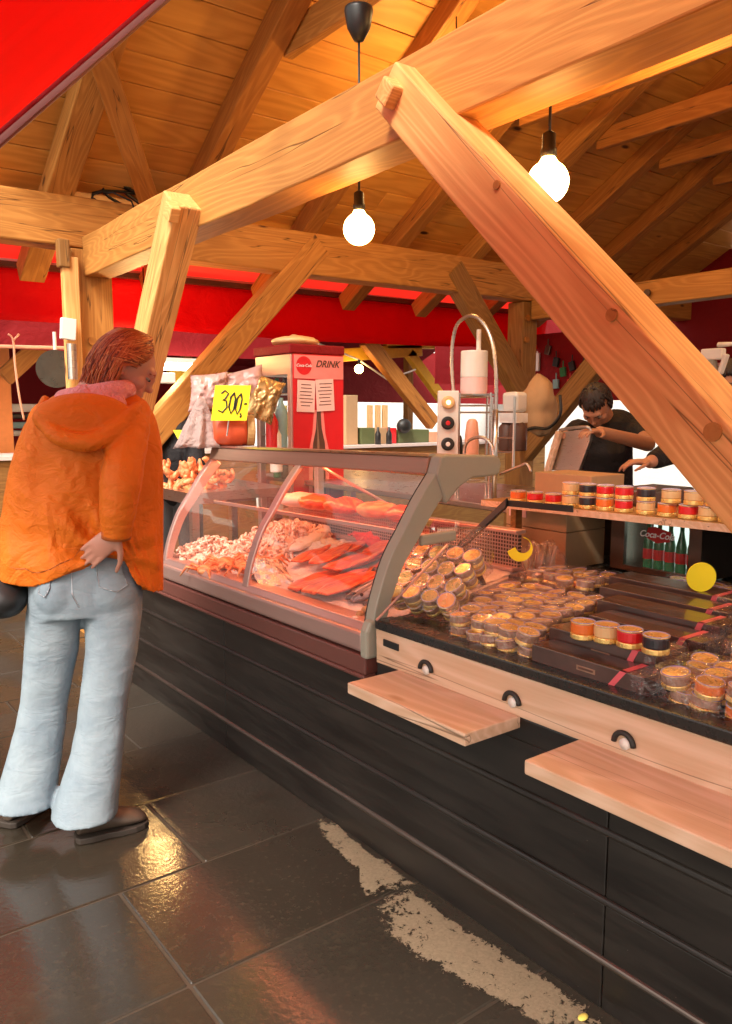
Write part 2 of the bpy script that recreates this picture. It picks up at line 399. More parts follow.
def remesh(o, vox, it=2):
    r = o.modifiers.new('remesh', 'REMESH'); r.mode = 'VOXEL'; r.voxel_size = vox; r.use_smooth_shade = True
    if it: m = o.modifiers.new('smooth', 'SMOOTH'); m.factor = .5; m.iterations = it
    return o
def fbm(p, s, o=3): return mn.fractal(V(p)*s, 1., 2., o)
#==PART2==
# ------------------------------------------------------------------ ground
def slabs():
    g = G(); rnd = random.Random(3); gap = .0045
    def slab(x0, x1, y0, y1):
        g.bb((x0+gap, y0+gap, -.06+tz((y0+y1)/2)*0), (x1-gap, y1-gap, rnd.uniform(-.0012, .0012)))
    rows = [1.245+.505*k for k in range(-9, 22)]
    for k, y in enumerate(rows):
        off = {8: .75, 9: .75, 10: .75, 11: 1.03, 12: .62, 13: 1.2}.get(k, rnd.uniform(0, 1))
        xs = [off+j*1.0 for j in range(-9, 12)]
        for x in xs:
            if k == 9 and x < .7 and x > -.3: slab(x, x+1, y, y+1.01) if False else slab(x, x+1, y, y+.505)
            else: slab(x, x+1, y, y+.505)
    o = g.build('paving', 'slate_floor', shear=True, bevel=.004, seg=1); tag(o, None, None, kind='structure')
    g = G(); vs = [g.b.verts.new((x, y, -.004+tz(y))) for x, y in ((-60, -60), (60, -60), (60, 90), (-60, 90))]; g.face(vs)
    o = g.build('ground', 'grout'); tag(o, None, None, kind='structure')
slabs()
# dried spill along the counter foot
def spill(poly, name, label):
    pts = [onT(x, y, 0.004) for x, y in poly]
    g = G(); lay = g.b.verts.layers.float.new('edge')
    c = sum(pts, V())/len(pts); n = len(pts); fine = []
    for i in range(n):
        for t in (0, .34, .67): fine.append(pts[i].lerp(pts[(i+1) % n], t))
    fine = [p+V((mn.noise(p*9), mn.noise(p*9+V((5, 5, 5))), 0))*.018 for p in fine]
    prev = None
    for k, e in ((1.14, 0.0), (.97, .22), (.80, .45), (.4, .55)):
        ring = []
        for p in fine:
            q = c+(p-c)*k; v = g.b.verts.new((q.x, q.y, .004+tz(q.y)+.002*(1-k))); v[lay] = e; ring.append(v)
        if prev:
            for i in range(len(ring)): g.face([prev[i], prev[(i+1) % len(ring)], ring[(i+1) % len(ring)], ring[i]])
        prev = ring
    g.face(prev); o = g.build(name, 'residue'); tag(o, label, 'spill', kind='stuff')
spill([(314, 818), (334, 822), (352, 838), (372, 852), (392, 866), (412, 883), (396, 890), (366, 897), (358, 886), (364, 872), (345, 858), (325, 838)], 'dried_spill', 'short pale dried spill on the slate at the counter foot')
spill([(382, 903), (404, 884), (426, 899), (442, 914), (472, 933), (502, 951), (532, 971), (562, 992), (592, 1013), (612, 1032), (545, 1032), (515, 1008), (488, 996), (464, 984), (436, 966), (408, 950), (384, 932)], 'dried_spill', 'long pale gritty spill running along the counter foot')
g = G(); p = onT(583, 1017, .008); g.ball(p, (.016, .010, .004), n=5); tag(g.build('leaf', 'lemon', smooth=True), 'tiny yellow leaf on the pale spill', 'leaf')
# ------------------------------------------------------------------ timber shelter
SH = thing('timber_shelter', 'open market pavilion of orange pine beams with a boarded gable roof', 'pavilion', (1.75, 5.35, 0))
A = R(30); TA = math.tan(A); RY = 2.8
def boards(sgn):
    g = G(); rnd = random.Random(11+sgn); W = .2; s0 = -.3; n = 17
    d = V((0, -sgn*math.cos(A), math.sin(A))); nn = V((0, sgn*math.sin(A), math.cos(A)))
    base = V((0, RY+sgn*2.5, 2.8+.155))
    for k in range(n):
        s = s0+k*W
        if s > 2.5/math.cos(A): break
        x = 1.13-rnd.random()*.02; xe = 9.0
        cuts = [x, rnd.uniform(3., 4.4), rnd.uniform(6, 7.5), xe]
        for a, b in zip(cuts, cuts[1:]):
            rs = []
            for X in (a+.001, b-.001):
                j = rnd.uniform(-.0025, .0025)
                rs.append([V((X, 0, 0))+base+d*(s+q)+nn*(t+j) for q, t in ((.003, 0), (W-.003, 0), (W-.003, .02), (.003, .02))])
            g.rings(rs)
    g.build('roof_boards', 'roof_boards', SH, bevel=.003, seg=1)
    g = G(); rs = []
    for X in (1.11, 9.1): rs.append([V((X, 0, 0))+base+d*s+nn*t for s, t in ((-.31, .024), (2.5/math.cos(A)+.01, .024), (2.5/math.cos(A)+.01, .05), (-.31, .05))])
    g.rings(rs); g.build('roof_covering', 'board_dark', SH)
boards(1); boards(-1)
RX = [1.58, 2.45, 3.42, 4.32, 5.18, 6.0, 6.82, 7.7]
for i, x in enumerate(RX):
    m = ('timber_beam', 'timber_dark', 'timber_dark', 'timber_dark', 'timber_beam', 'timber_dark', 'timber_dark', 'timber_dark')[i]
    for sg in (1, -1):
        a = V((x, RY+sg*3.3, 2.8+.07-.8*TA)); b = V((x, RY+sg*.05, 2.8+.07+2.45*TA))
        beam('rafter', a, b, .17 if i == 0 else .13, .145, m, SH)
    if i == 1: beam('collar_tie', (x+.105, 4.18, 3.53), (x+.105, RY*2-4.18, 3.53), .06, .17, 'timber_beam', SH)
    elif i > 1: beam('collar_tie', (x+.1, 4.1, 3.5), (x+.1, RY*2-4.1, 3.5), .06, .15, 'timber_dark', SH)
beam('wind_brace', (2.18, 5.3, 2.74), (1.45, 4.25, 3.34), .13, .05, 'timber_dark', SH, up=(0, .5, .86))
# plates and tie beams
beam('wall_plate', (.95, 5.4, 2.632), (9, 5.4, 2.632), .2, .31, 'timber_beam', SH, bevel=.012, wob=.006)
beam('wall_plate', (.95, .2, 2.632), (9, .2, 2.632), .2, .31, 'timber_beam', SH, bevel=.012)
beam('tie_beam', (1.785, 5.3, 2.42), (1.785, -.4, 2.442), .175, .245, 'timber_beam', SH, bevel=.007, wob=.009)
beam('tie_beam', (5.98, 5.3, 2.40), (5.98, .3, 2.43), .16, .2, 'timber_beam', SH, bevel=.01)
# posts
beam('post', (1.755, 5.42, tz(5.4)-.05), (1.755, 5.42, 2.47), .26, .23, 'timber_beam', SH, up=(0, 1, 0), bevel=.01)
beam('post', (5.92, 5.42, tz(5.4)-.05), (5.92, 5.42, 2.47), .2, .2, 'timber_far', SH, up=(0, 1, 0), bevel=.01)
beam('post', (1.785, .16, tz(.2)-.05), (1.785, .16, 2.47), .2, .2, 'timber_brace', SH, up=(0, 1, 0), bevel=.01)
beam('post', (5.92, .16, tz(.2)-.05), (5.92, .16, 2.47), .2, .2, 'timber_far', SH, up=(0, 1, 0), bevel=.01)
beam('post_plank', (1.60, 5.26, .9), (1.60, 5.26, 2.40), .1, .06, 'timber_brace', SH, up=(0, 1, 0))
beam('joint_block', (1.56, 5.25, 2.33), (1.56, 5.25, 2.5), .07, .07, 'timber_far', SH, up=(0, 1, 0))
# big near brace, lapped on the face of the tie beam
XF = 1.62
ua, ub, la, lb = on(397, 70, 'X', XF), on(732, 420, 'X', XF), on(372, 98, 'X', XF), on(716, 530, 'X', XF)
dr = ((ub-ua).normalized()+(lb-la).normalized()).normalized(); nr = V((1, 0, 0)).cross(dr); nr = nr if nr.z > 0 else -nr
hh = ((ua-la).dot(nr)+(ub-lb).dot(nr))/2
mid = (ua+la)/2+dr*.0; mid.x = XF+.085
BR = beam('brace', mid, mid+dr*2.75, .17, hh, 'timber_brace', SH, up=nr, bevel=.006, wob=.004)
sub(BR)
def peg(x, y, r=.016, X=XF-.002, m='timber_beam'):
    p = on(x, y, 'X', X); g = G(); g.cyl(p+V((.006, 0, 0)), p-V((.004, 0, 0)), r, n=14); g.build('dowel', m, BR)
peg(612, 315); peg(713, 432, .021); peg(497, 185, .012)
g = G(); p = on(386, 92, 'X', XF-.03); g.box(p+V((.02, 0, 0)), (.06, .07, .07), (dr.angle(V((0, -1, 0))), 0, 0)); g.build('tenon', 'timber_brace', BR, bevel=.008)
# brace from the left post up to the tie beam
a, b = on(182, 206, 'X', 1.64), on(150, 345, 'X', 1.64); dl = (b-a).normalized()
lb_ = beam('brace', a-dl*.03, a+dl*2.0, .14, .165, 'timber_brace', SH, up=(0, 1, .5)); sub(lb_)
p = on(172, 212, 'X', 1.56); g = G(); g.box(p, (.05, .07, .08), (dl.angle(V((0, 1, 0)))*-1, 0, 0)); g.build('tenon', 'timber_brace', lb_, bevel=.006)
# braces in the far bay
def farbrace(a, b, w=.15, h=.16, m='timber_far', Y=5.28, ext=.5):
    p, q = on(*a, 'Y', Y), on(*b, 'Y', Y); d = (q-p).normalized(); p.y += .08; q.y += .08
    return beam('brace', p-d*.03, q+d*ext, w, h, m, SH, up=(d.z*-1 if d.x > 0 else d.z, 0, abs(d.x)), bevel=.01)
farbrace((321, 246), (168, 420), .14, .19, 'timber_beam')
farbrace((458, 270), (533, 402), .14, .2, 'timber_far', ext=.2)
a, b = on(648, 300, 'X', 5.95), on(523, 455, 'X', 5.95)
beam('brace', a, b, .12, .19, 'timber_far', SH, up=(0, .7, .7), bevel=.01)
for px, py in ((527, 318), (526, 340)):
    p = on(px, py, 'Y', 5.31); g = G(); g.cyl(p, p-V((0, .02, 0)), .03, n=12); g.build('dowel', 'timber_dark', SH)
p = on(648, 293, 'X', 5.86); g = G(); g.cyl(p, p-V((.02, 0, 0)), .03, n=12); g.build('bolt', 'steel_dark', SH)
p = on(92, 338+0, 'Y', 5.3); g = G(); g.cyl(p+V((0, 0, -.02)), p+V((0, -.012, -.02)), .028, n=12); g.build('dowel', 'timber_dark', SH)
# black cable loops lying on the plate
g = G()
for k in range(4):
    c = V((2.05+.04*k, 5.37, 2.80+.01*k)); pts = []
    for j in range(13):
        t = 2*PI*j/12*(.9 if k < 3 else .6); pts.append(c+V(((.24-.03*k)*math.cos(t+k), .05*math.sin(t*.5), .03+(.06+.015*k)*math.sin(t+k*.3))))
    g.tube(pts, .011, 6)
g.tube([(1.85, 5.31, 2.83), (1.9, 5.28, 2.84), (2.02, 5.27, 2.80), (2.06, 5.275, 2.70), (2.09, 5.28, 2.62)], .006, 6)
tag(g.build('cable_bundle', 'plastic_black', smooth=True), 'loops of black cable lying on the far wall plate', 'cable')
# ------------------------------------------------------------------ awnings
simple('bar_purple', (.22, .09, .085), .45)
def awning():
    root = thing('awning', 'bright red fabric awning sloping down over the customer side', 'awning', (1.3, 2.5, 3.02))
    Ye = 2.55
    pa, pb = on(148, 0, 'Y', Ye), on(0, 127, 'Y', Ye); d = (pa-pb).normalized()
    top = pa+d*(1.12-pa.x)/d.x; bot = pb+d*(.08-pb.x)/d.x
    nx, ny = 8, 30; g = G(); rows = []
    for j in range(ny+1):
        y = Ye-j*4.2/ny; row = []
        for i in range(nx+1):
            t = i/nx; p = top.lerp(bot, t); sag = -.03*math.sin(PI*t)*abs(math.sin(PI*(y-Ye)/1.3))
            row.append(g.b.verts.new((p.x+sag*.7*0, y, p.z+sag)))
        rows.append(row)
    for a, b in zip(rows, rows[1:]):
        for i in range(nx): g.face([a[i], a[i+1], b[i+1], b[i]])
    o = g.build('canopy', 'awning_red', root, smooth=True); s = o.modifiers.new('solid', 'SOLIDIFY'); s.thickness = .003
    g = G(); nn = V((-d.z, 0, d.x))
    g.rings([[top+V((0, .004, 0)), top+nn*-.005+V((0, .03, 0)), top-nn*-.02*0+V((0, .03, -.02)), top+V((0, .004, -.02))],
             [bot+V((0, .004, 0)), bot+nn*-.005+V((0, .03, 0)), bot+V((0, .03, -.02)), bot+V((0, .004, -.02))]])
    g.build('hem', 'tent_maroon', root)
    q = V((0, .06, -.025)); beam('frame_bar', bot+q, top+q+d*.6, .035, .04, 'bar_purple', root, up=(0, 0, 1))
    for y in (-.4, -1.5): beam('frame_bar', V((bot.x, y, bot.z+.035)), V((top.x, y, top.z+.035)), .04, .04, 'aluminium', root)
awning()
def valance():
    root = thing('valance', 'long red fabric valance hung on a dark rail behind the pavilion', 'awning', (3, 6.2, 2.4))
    g = G(); nx, nz = 90, 6; rows = []
    for i in range(nx+1):
        x = -1.+i*8.2/nx; row = []
        for k in range(nz+1):
            t = k/nz; z = 2.48-.40*t+.02*math.sin(x*1.1)*t; y = 6.2+.03*math.sin(x*5+1.3*math.sin(x*2))*t+.05*math.sin(PI*t)
            row.append(g.b.verts.new((x, y, z+.03*(x-3)/4)))
        rows.append(row)
    for a, b in zip(rows, rows[1:]):
        for k in range(nz): g.face([a[k], b[k], b[k+1], a[k+1]])
    o = g.build('fabric', 'valance_red', root, smooth=True); s = o.modifiers.new('solid', 'SOLIDIFY'); s.thickness = .003
    g = G(); g.rings([[V((x, y, z+.03*(x-3)/4)) for y, z in ((6.14, 2.46), (6.2, 2.46), (6.2, 2.50), (6.14, 2.50))] for x in (-1, 7.2)]); g.build('rail', 'steel_dark', root)
    g = G(); g.rings([[V((x, y, z)) for y, z in ((5.54, 2.78), (6.32, 2.50), (6.325, 2.505), (5.545, 2.785))] for x in (-.6, 7.6)]); g.build('eave_canvas', 'eave_canvas', root)
    g = G(); g.rings([[V((x, y, z+.03*(x-3)/4)) for y, z in ((6.22, 2.50), (6.3, 2.50), (6.3, 2.53), (6.22, 2.53))] for x in (-1, 7.2)]); g.build('fascia', 'plastic_white', root)
valance()
# ------------------------------------------------------------------ pendant bulbs
def pendant(label, bulb, top_z, cup_z=None, m='bulb_glow'):
    x, y, z = bulb; root = thing('pendant_lamp', label, 'lamp', (x, y, top_z), 'bare globe bulbs hung on cords')
    g = G(); g.tube([(x, y, top_z), (x+.002, y, (top_z+z)/2), (x, y, z+.09)], .0045, 8); g.build('cord', 'plastic_black', root, smooth=True)
    g = G(); g.lathe([(.006, .135), (.02, .125), (.021, .085), (.024, .082), (.024, .06), (.019, .058)], (x, y, z), 18); g.build('socket', 'plastic_black', root, smooth=True)
    g = G(); pr = [(.018, .072), (.02, .058), (.028, .045)]
    pr += [(.062*math.sin(t), .062*math.cos(t)-.012) for t in [.5+(PI-.52)*k/12 for k in range(13)]]
    g.lathe(pr, (x, y, z), 28); g.build('bulb', m, root, smooth=True)
    if cup_z:
        g = G(); g.lathe([(.004, -.11), (.02, -.105), (.045, -.06), (.056, 0.), (.054, .012), (.01, .014)], (x, y, cup_z), 24); g.build('ceiling_cup', 'plastic_black', root, smooth=True)
b1 = on(548, 178, 'X', 1.93); b2 = on(359, 226, 'X', 1.94); cz = on(358, 12, 'X', 1.94).z
pendant('bare globe bulb on a short cord, right of the big brace', b1, 2.53)
pendant('bare globe bulb on a long cord under a black bell cup', b2, cz, cz)
pendant('added unseen globe bulb over the jar counter beside the near post', (1.93, .68, 2.15), 2.53)  # added bulb out of view, gives warm light to the interior
b3 = on(146, 356, 'Y', 5.9); pendant('bare globe bulb beyond the left post, behind the customer', b3, 2.5, m='bulb_unseen')
pendant('added hidden globe bulb deeper inside the pavilion, above the staff table', on(455, 112, 'X', 3.4), 3.9, m='bulb_unseen')  # added bulb hidden by the tie beam to brighten the roof boards
pendant('added hidden globe bulb deeper inside the pavilion, nearest the east tie beam', on(640, 22, 'X', 3.9), 3.9, m='bulb_unseen')  # another added bulb, hidden behind the beam, for roof brightness
pendant('added unseen globe bulb deeper inside the pavilion, over the near end of the counter', V((3.6, .9, 2.9)), 3.4, m='bulb_unseen')  # added bulb out of view, more warm light under the roof
p = on(359, 369, 'Y', 8.)
g = G(); g.ball(p, .055, n=10); r = thing('string_bulb', 'small glowing bulb strung in the neighbouring stall', 'lamp', p)
g.build('bulb', 'bulb_glow', r, smooth=True); g = G(); g.cyl(p+V((0, 0, .05)), p+V((0, 0, .11)), .02); g.build('socket', 'plastic_black', r)
g = G(); g.tube([p+V((-1.2, 0, .45)), p+V((0, 0, .11)), p+V((.45, 0, -.12)), p+V((.9, 0, .02))], .012, 6); g.build('cord', 'plastic_white', r)
#==PART3==
# ------------------------------------------------------------------ counter with black front
CB = thing('market_counter', 'long black panelled market counter with a pale wood fascia and black top', 'counter', (1.5, 2.3, 0))
YA, YB, YC = -1.2, 1.955, 4.6        # near end, meeting line with the display case, far end
g = G(); g.bb((1.52, YA, .0), (2.9, YC, .60)); g.build('carcass', 'panel_black', CB, shear=True)
def strip(name, z0, z1, x, mat, y0=YA, y1=YC, bev=.003, d=.03):
    g = G(); g.bb((x, y0, z0), (x+d, y1, z1)); return g.build(name, mat, CB, shear=True, bevel=bev)
for z0, z1, y in ((.0, .118, 0), (.135, .268, 0), (.288, .442, 0), (.458, .585, 0)):
    for a, b in ((YA, 1.07), (1.073, 3.03), (3.033, YC)): strip('panel', z0, z1, 1.502, 'panel_black', a, b)
for z in (.126, .278, .450):
    g = G(); rs = []
    for yy in (YA, YC):
        rs.append([V((1.506-.013*math.cos(a), yy, z+.011*math.sin(a))) for a in [-PI/2+PI*j/8 for j in range(9)]]+[V((1.53, yy, z+.011)), V((1.53, yy, z-.011))])
    g.rings(rs); g.build('moulding', 'steel_dark' if z < .2 else 'panel_black', CB, shear=True, smooth=False)
simple('trim_brown', (.13, .045, .035), .35, coat=.2)
g = G(); g.bb((1.47, YB+.03, .585), (1.6, YC, .60)); g.bb((1.475, YB+.03, .60), (1.6, YC, .662)); g.build('ledge', 'trim_brown', CB, shear=True, bevel=.006)
g = G(); g.bb((1.50, YA, .585), (1.6, YB, .648)); g.build('ledge', 'panel_black', CB, shear=True, bevel=.004)
# wood fascia + black stone edge + tray floor
g = G(); g.bb((1.497, YA, .648), (1.525, YB, .757)); f = g.build('fascia', 'timber_pale', CB, shear=False)
bpy.data.objects.remove(f)
f = beam('fascia', (1.511, YB, .703+tz(YB)), (1.511, YA, .703+tz(YA)), .028, .109, 'timber_pale', CB, bevel=.003)
g = G(); g.bb((1.490, YA, .759), (1.56, YB, .790)); g.build('stone_edge', 'slate_top', CB, shear=True, bevel=.005)
g = G(); g.bb((1.56, YA, .60), (2.43, YB+.02, .778)); g.bb((2.432, YA, .60), (3.1, YB+.75, .778)); g.bb((1.558, YA, .778), (1.575, YB, .784)); g.build('tray_floor', 'slate_top', CB, shear=True, bevel=.002)
p = on(391, 645, 'X', 1.495); g = G(); g.box(p, (.006, .075, .022)); pl = g.build('name_plate', 'plastic_black', CB, bevel=.002)
for x, y in ((427, 668), (513, 700), (625, 741)):
    p = on(x, y, 'X', 1.497); g = G()
    g.tube([p+V((-.006, -.0255*math.cos(a), .026*math.sin(a)-.006)) for a in [PI*.0+PI*1.0*k/12 for k in range(13)]], .0065, 8)
    g.build('ring_hook', 'rubber', CB, smooth=True)
    g = G(); g.cyl(p+V((-.010, -.004, -.004)), p+V((.004, -.004, -.004)), .013); g.build('hook_stud', 'plastic_white', CB, smooth=True)
for k, (x0, y0, x1, y1) in enumerate(((347, 683, 470, 733), (531, 758, 760, 873))):
    a, b = onT(x0, y0, .65), onT(x1, y1, .65); ya, yb = a.y, b.y if k == 0 else b.y-.1
    o = beam('serving_board', (1.405, ya, .635+tz(ya)), (1.405, yb, .635+tz(yb)), .20, .034, 'timber_pale', None, bevel=.004)
    tag(o, ('short pale wood serving board on the counter front under the display case end', 'longer pale wood serving board on the counter front cut by the right edge')[k], 'board', 'pale wood serving boards')
# ------------------------------------------------------------------ refrigerated fish display
DC = thing('fish_display_case', 'curved glass refrigerated fish display with pink lit aluminium frame', 'display case', (1.5, 2.8, .6))
CY0, CY1 = 1.985, 3.66
def shbox(name, a, b, mat, bev=.004, par=DC):
    g = G(); g.bb(a, b); return g.build(name, mat, par, shear=True, bevel=bev)
shbox('bumper', (1.478, CY0+.02, .668), (1.56, CY1, .738), 'aluminium', .012)
g = G(); g.rings([[V((x, y, z)) for x, z in ((1.49, .738), (1.57, .738), (1.60, .722), (1.60, .752), (1.505, .764))] for y in (CY0+.02, CY1)]); g.build('sill', 'aluminium', DC, shear=True, bevel=.003)
g = G(); g.rings([[V((x, y, z)) for x, z in ((1.56, .62), (2.42, .62), (2.42, .86), (2.36, .86), (1.58, .735))] for y in (CY0+.03, CY1-.02)]); g.build('well', 'tray_white', DC, shear=True)
PROF = [(1.502, .752), (1.523, .842), (1.572, .967), (1.633, 1.058), (1.696, 1.152), (1.768, 1.240)]
def sm(prof, n=20):
    out = []
    for i in range(n+1):
        t = i/n*(len(prof)-1); k = min(int(t), len(prof)-2); u = t-k
        p0, p1, p2, p3 = [V((*prof[max(0, min(len(prof)-1, k+j))], 0)) for j in (-1, 0, 1, 2)]
        q = .5*((2*p1)+(p2-p0)*u+(2*p0-5*p1+4*p2-p3)*u*u+(3*p1-p0-3*p2+p3)*u**3); out.append((q.x, q.y))
    return out
PS = sm(PROF)
for y0, y1 in ((CY0+.035, 2.815), (2.845, CY1-.03)):
    g = G(); rs = [[V((x-.002, y0, z)), V((x-.002, y1, z)), V((x+.003, y1, z+.001)), V((x+.003, y0, z+.001))] for x, z in PS]
    g.rings(rs); g.build('front_glass', 'glass_case', DC, shear=True, smooth=False)
def arc(name, y0, y1, w0, w1, mat, off=0.):
    g = G(); rs = []
    for i, (x, z) in enumerate(PS):
        x2, z2 = PS[min(i+1, 20)]; x0, z0 = PS[max(i-1, 0)]; t = V((x2-x0, z2-z0, 0)).normalized(); n = V((t.y, -t.x, 0)); w = w0+(w1-w0)*i/20
        a = V((x, z, 0))-n*.006+n*off*0; b = V((x, z, 0))+n*w
        rs.append([V((a.x, y0, a.y)), V((a.x, y1, a.y)), V((b.x, y1, b.y)), V((b.x, y0, b.y))])
    g.rings(rs); return g.build(name, mat, DC, shear=True, bevel=.004)
arc('end_frame', CY0-.012, CY0+.034, .045, .075, 'plastic_olive')
arc('mullion', 2.806, 2.852, .006, .012, 'aluminium')
arc('end_frame', CY1-.03, CY1+.005, .03, .05, 'aluminium')
arc('gasket', CY0+.0345, CY0+.0385, .004, .004, 'rubber')
# end cap block at the top of the near frame and foot cap
g = G(); poly = [(1.755, 1.232), (1.775, 1.292), (1.80, 1.297), (2.03, 1.288), (2.052, 1.278), (2.06, 1.255), (2.05, 1.222), (2.03, 1.216), (1.92, 1.213), (1.86, 1.185), (1.80, 1.13)]
g.prism(poly, .055, (0, CY0+.036, 0), (1, 0, 0), (0, 0, 1)); g.build('end_cap', 'plastic_olive', DC, shear=True, bevel=.008)
g = G(); g.prism([(1.472, .655), (1.472, .745), (1.487, .775), (1.51, .785), (1.54, .76), (1.55, .655)], .04, (0, CY0+.026, 0), (1, 0, 0), (0, 0, 1)); g.build('foot_cap', 'plastic_olive', DC, shear=True, bevel=.01)
# short support arm for the glass shelf
a, b = on(424, 540, 'Y', CY0+.01), on(455, 535, 'Y', CY0+.01)
beam('shelf_arm', a+V((-.02, 0, 0)), b, .02, .038, 'plastic_olive', DC)
# top rail and roof of the case
simple('rail_brown', (.34, .20, .14), .4, .4, stretch=(1, .1, 4), var=.2)
g = G(); g.rings([[V((x, y, z)) for x, z in ((1.752, 1.232), (1.768, 1.290), (2.06, 1.285), (2.06, 1.262), (1.80, 1.25), (1.80, 1.225))] for y in (CY0+.035, CY1)]); g.build('top_rail', 'rail_brown', DC, shear=True, bevel=.004)
g = G(); g.rings([[V((x, y, z)) for x, z in ((1.762, 1.2905), (1.772, 1.2985), (1.80, 1.2985), (1.80, 1.2905))] for y in (CY0+.035, CY1)]); g.build('rail_lip', 'steel', DC, shear=True)
g = G(); g.bb((1.83, CY0+.06, 1.232), (1.87, CY1-.05, 1.247)); g.build('added_glow_tube', 'tube_glow', DC, shear=True)  # added tube behind the rail, stands in for red light from the awning
shbox('glass_shelf', (1.76, CY0+.04, 1.018), (2.08, CY1-.04, 1.026), 'glass_clear', 0)
shbox('shelf_edge', (1.752, CY0+.04, 1.014), (1.760, CY1-.04, 1.030), 'aluminium', .002)
g = G(); g.bb((2.22, CY0+.04, .86), (2.235, CY1-.04, .985)); g.build('rear_grille', 'grille', DC, shear=True)
shbox('grille_cap', (2.205, CY0+.04, .985), (2.26, CY1-.04, 1.0), 'aluminium', .003)
shbox('grille_base', (2.19, CY0+.04, .846), (2.26, CY1-.04, .86), 'aluminium', .003)
shbox('rear_post', (2.36, CY1-.06, .86), (2.40, CY1-.02, 1.25), 'aluminium')
g = G(); g.bb((1.80, CY1-.016, .765), (2.36, CY1-.010, 1.23)); g.rings([[V((x, y, z)) for x, z in PS[::4]]+[V((1.80, y, 1.235)), V((1.80, y, .765))] for y in (CY1-.016, CY1-.010)]); g.build('end_glass', 'glass_case', DC, shear=True)
# struts seen through the glass
beam('glass_strut', (1.80, 2.72, 1.22), (2.2, 2.62, .99), .008, .012, 'aluminium', DC)
# ------------------------------------------------------------------ fish on the ice
def deck(x): return .735+(x-1.58)*.16
def fillet(name, label, x, y, rz, L, W, T, mat, group, lift=0., bend=.12, tip=.4, cat='fillet', n=14):
    g = G(); rs = []; ph = random.random()*9
    for i in range(n+1):
        t = i/n; w = W*(math.sin(PI*(.12+.86*t)))**.55*(1-(1-tip)*t)/1.; cx = L*(t-.5); cyy = bend*L*math.sin(PI*t)*.5
        h = T*(math.sin(PI*min(.97, max(.05, t))))**.5; r = []
        for k in range(12):
            a = 2*PI*k/12; zz = max(0, math.sin(a)); wob = 1+.10*mn.noise(V((t*3+ph, k*.7, 0)))
            r.append(V((cx, cyy+w/2*math.cos(a)*wob, T*.05+h*zz*wob+.012*mn.noise(V((t*2+ph, k*.3, 3)))+.004)))
        rs.append(r)
    g.rings(rs); o = g.build(name, mat, None, smooth=True)
    o.location = (x, y, deck(x)+tz(y)+lift); o.rotation_euler = (random.uniform(-.12, .12), -math.atan(.16)*math.cos(rz)+random.uniform(-.1, .05), rz)
    return tag(o, label, cat, group)
rf = random.Random(5)
# salmon (measured spots: pixel on the sloping bed)
def bed(px, py, z=None):
    d = ray(px, py); c = .735-1.58*.16+.02+TILT*Y0
    return O+d*((c-O.z+.16*O.x-TILT*O.y)/(d.z-.16*d.x+TILT*d.y))
def slab_fillet(name, label, A, B, W, T, mat, group=None, lift=0., cat='fillet', n=18, sq=.55, tail=.35):
    """a flat fillet laid along the bed from pixel A to pixel B"""
    a, b = bed(*A), bed(*B); a2, b2 = V((a.x, a.y, 0)), V((b.x, b.y, 0)); d = (b2-a2); L = d.length; d /= L; sd = V((-d.y, d.x, 0)); g = G(); rs = []; ph = rf.random()*9
    for i in range(n+1):
        t = i/n; w = W*(math.sin(PI*(.06+.90*t)))**sq*(1-(1-tail)*t)*.5; off = .012*math.sin(t*2.2+ph); r = []
        for k in range(16):
            an = 2*PI*k/16; u = math.cos(an); h = max(0, math.sin(an))**.4
            p = a2+d*(L*t)+sd*(off+w*u*(1+.08*mn.noise(V((t*4+ph, k, 0))))); p.x = min(2.19, max(1.60, p.x))
            r.append(V((p.x, p.y, deck(p.x)+tz(p.y)+.012+lift+T*h*(.6+.4*math.sin(PI*t))+.006*mn.noise(V((p.x*16, p.y*16, ph))))))
        rs.append(r)
    g.rings(rs); return tag(g.build(name, mat, smooth=True), label, cat, group)
for i, (A, B, W) in enumerate((((290, 590), (350, 566), .12), ((303, 597), (368, 571), .12), ((322, 600), (384, 574), .12), ((330, 577), (388, 553), .13), ((346, 567), (398, 546), .13), ((362, 588), (402, 566), .12),
    ((368, 557), (410, 541), .12), ((312, 570), (352, 549), .11), ((376, 572), (408, 552), .11), ((334, 556), (372, 541), .11), ((298, 566), (328, 550), .1), ((386, 584), (410, 566), .1))):
    slab_fillet('salmon_fillet', 'flat orange salmon fillet lying overlapped with others in the middle of the case', A, B, W*1.4, .014, 'salmon', 'salmon fillets in the display case', lift=.010*(i % 4)+.004)
for i, (A, B, W) in enumerate((((258, 550), (298, 519), .16), ((274, 553), (318, 523), .16), ((292, 556), (336, 528), .15))):
    slab_fillet('white_fillet', ('large pale fish fillet nearest the left glass pane', 'large pale fish fillet between two others behind the mullion', 'large pale fish fillet nearest the salmon')[i], A, B, W, .030, 'white_fillet', 'pale fillets in the display case', lift=.03, tail=.6)
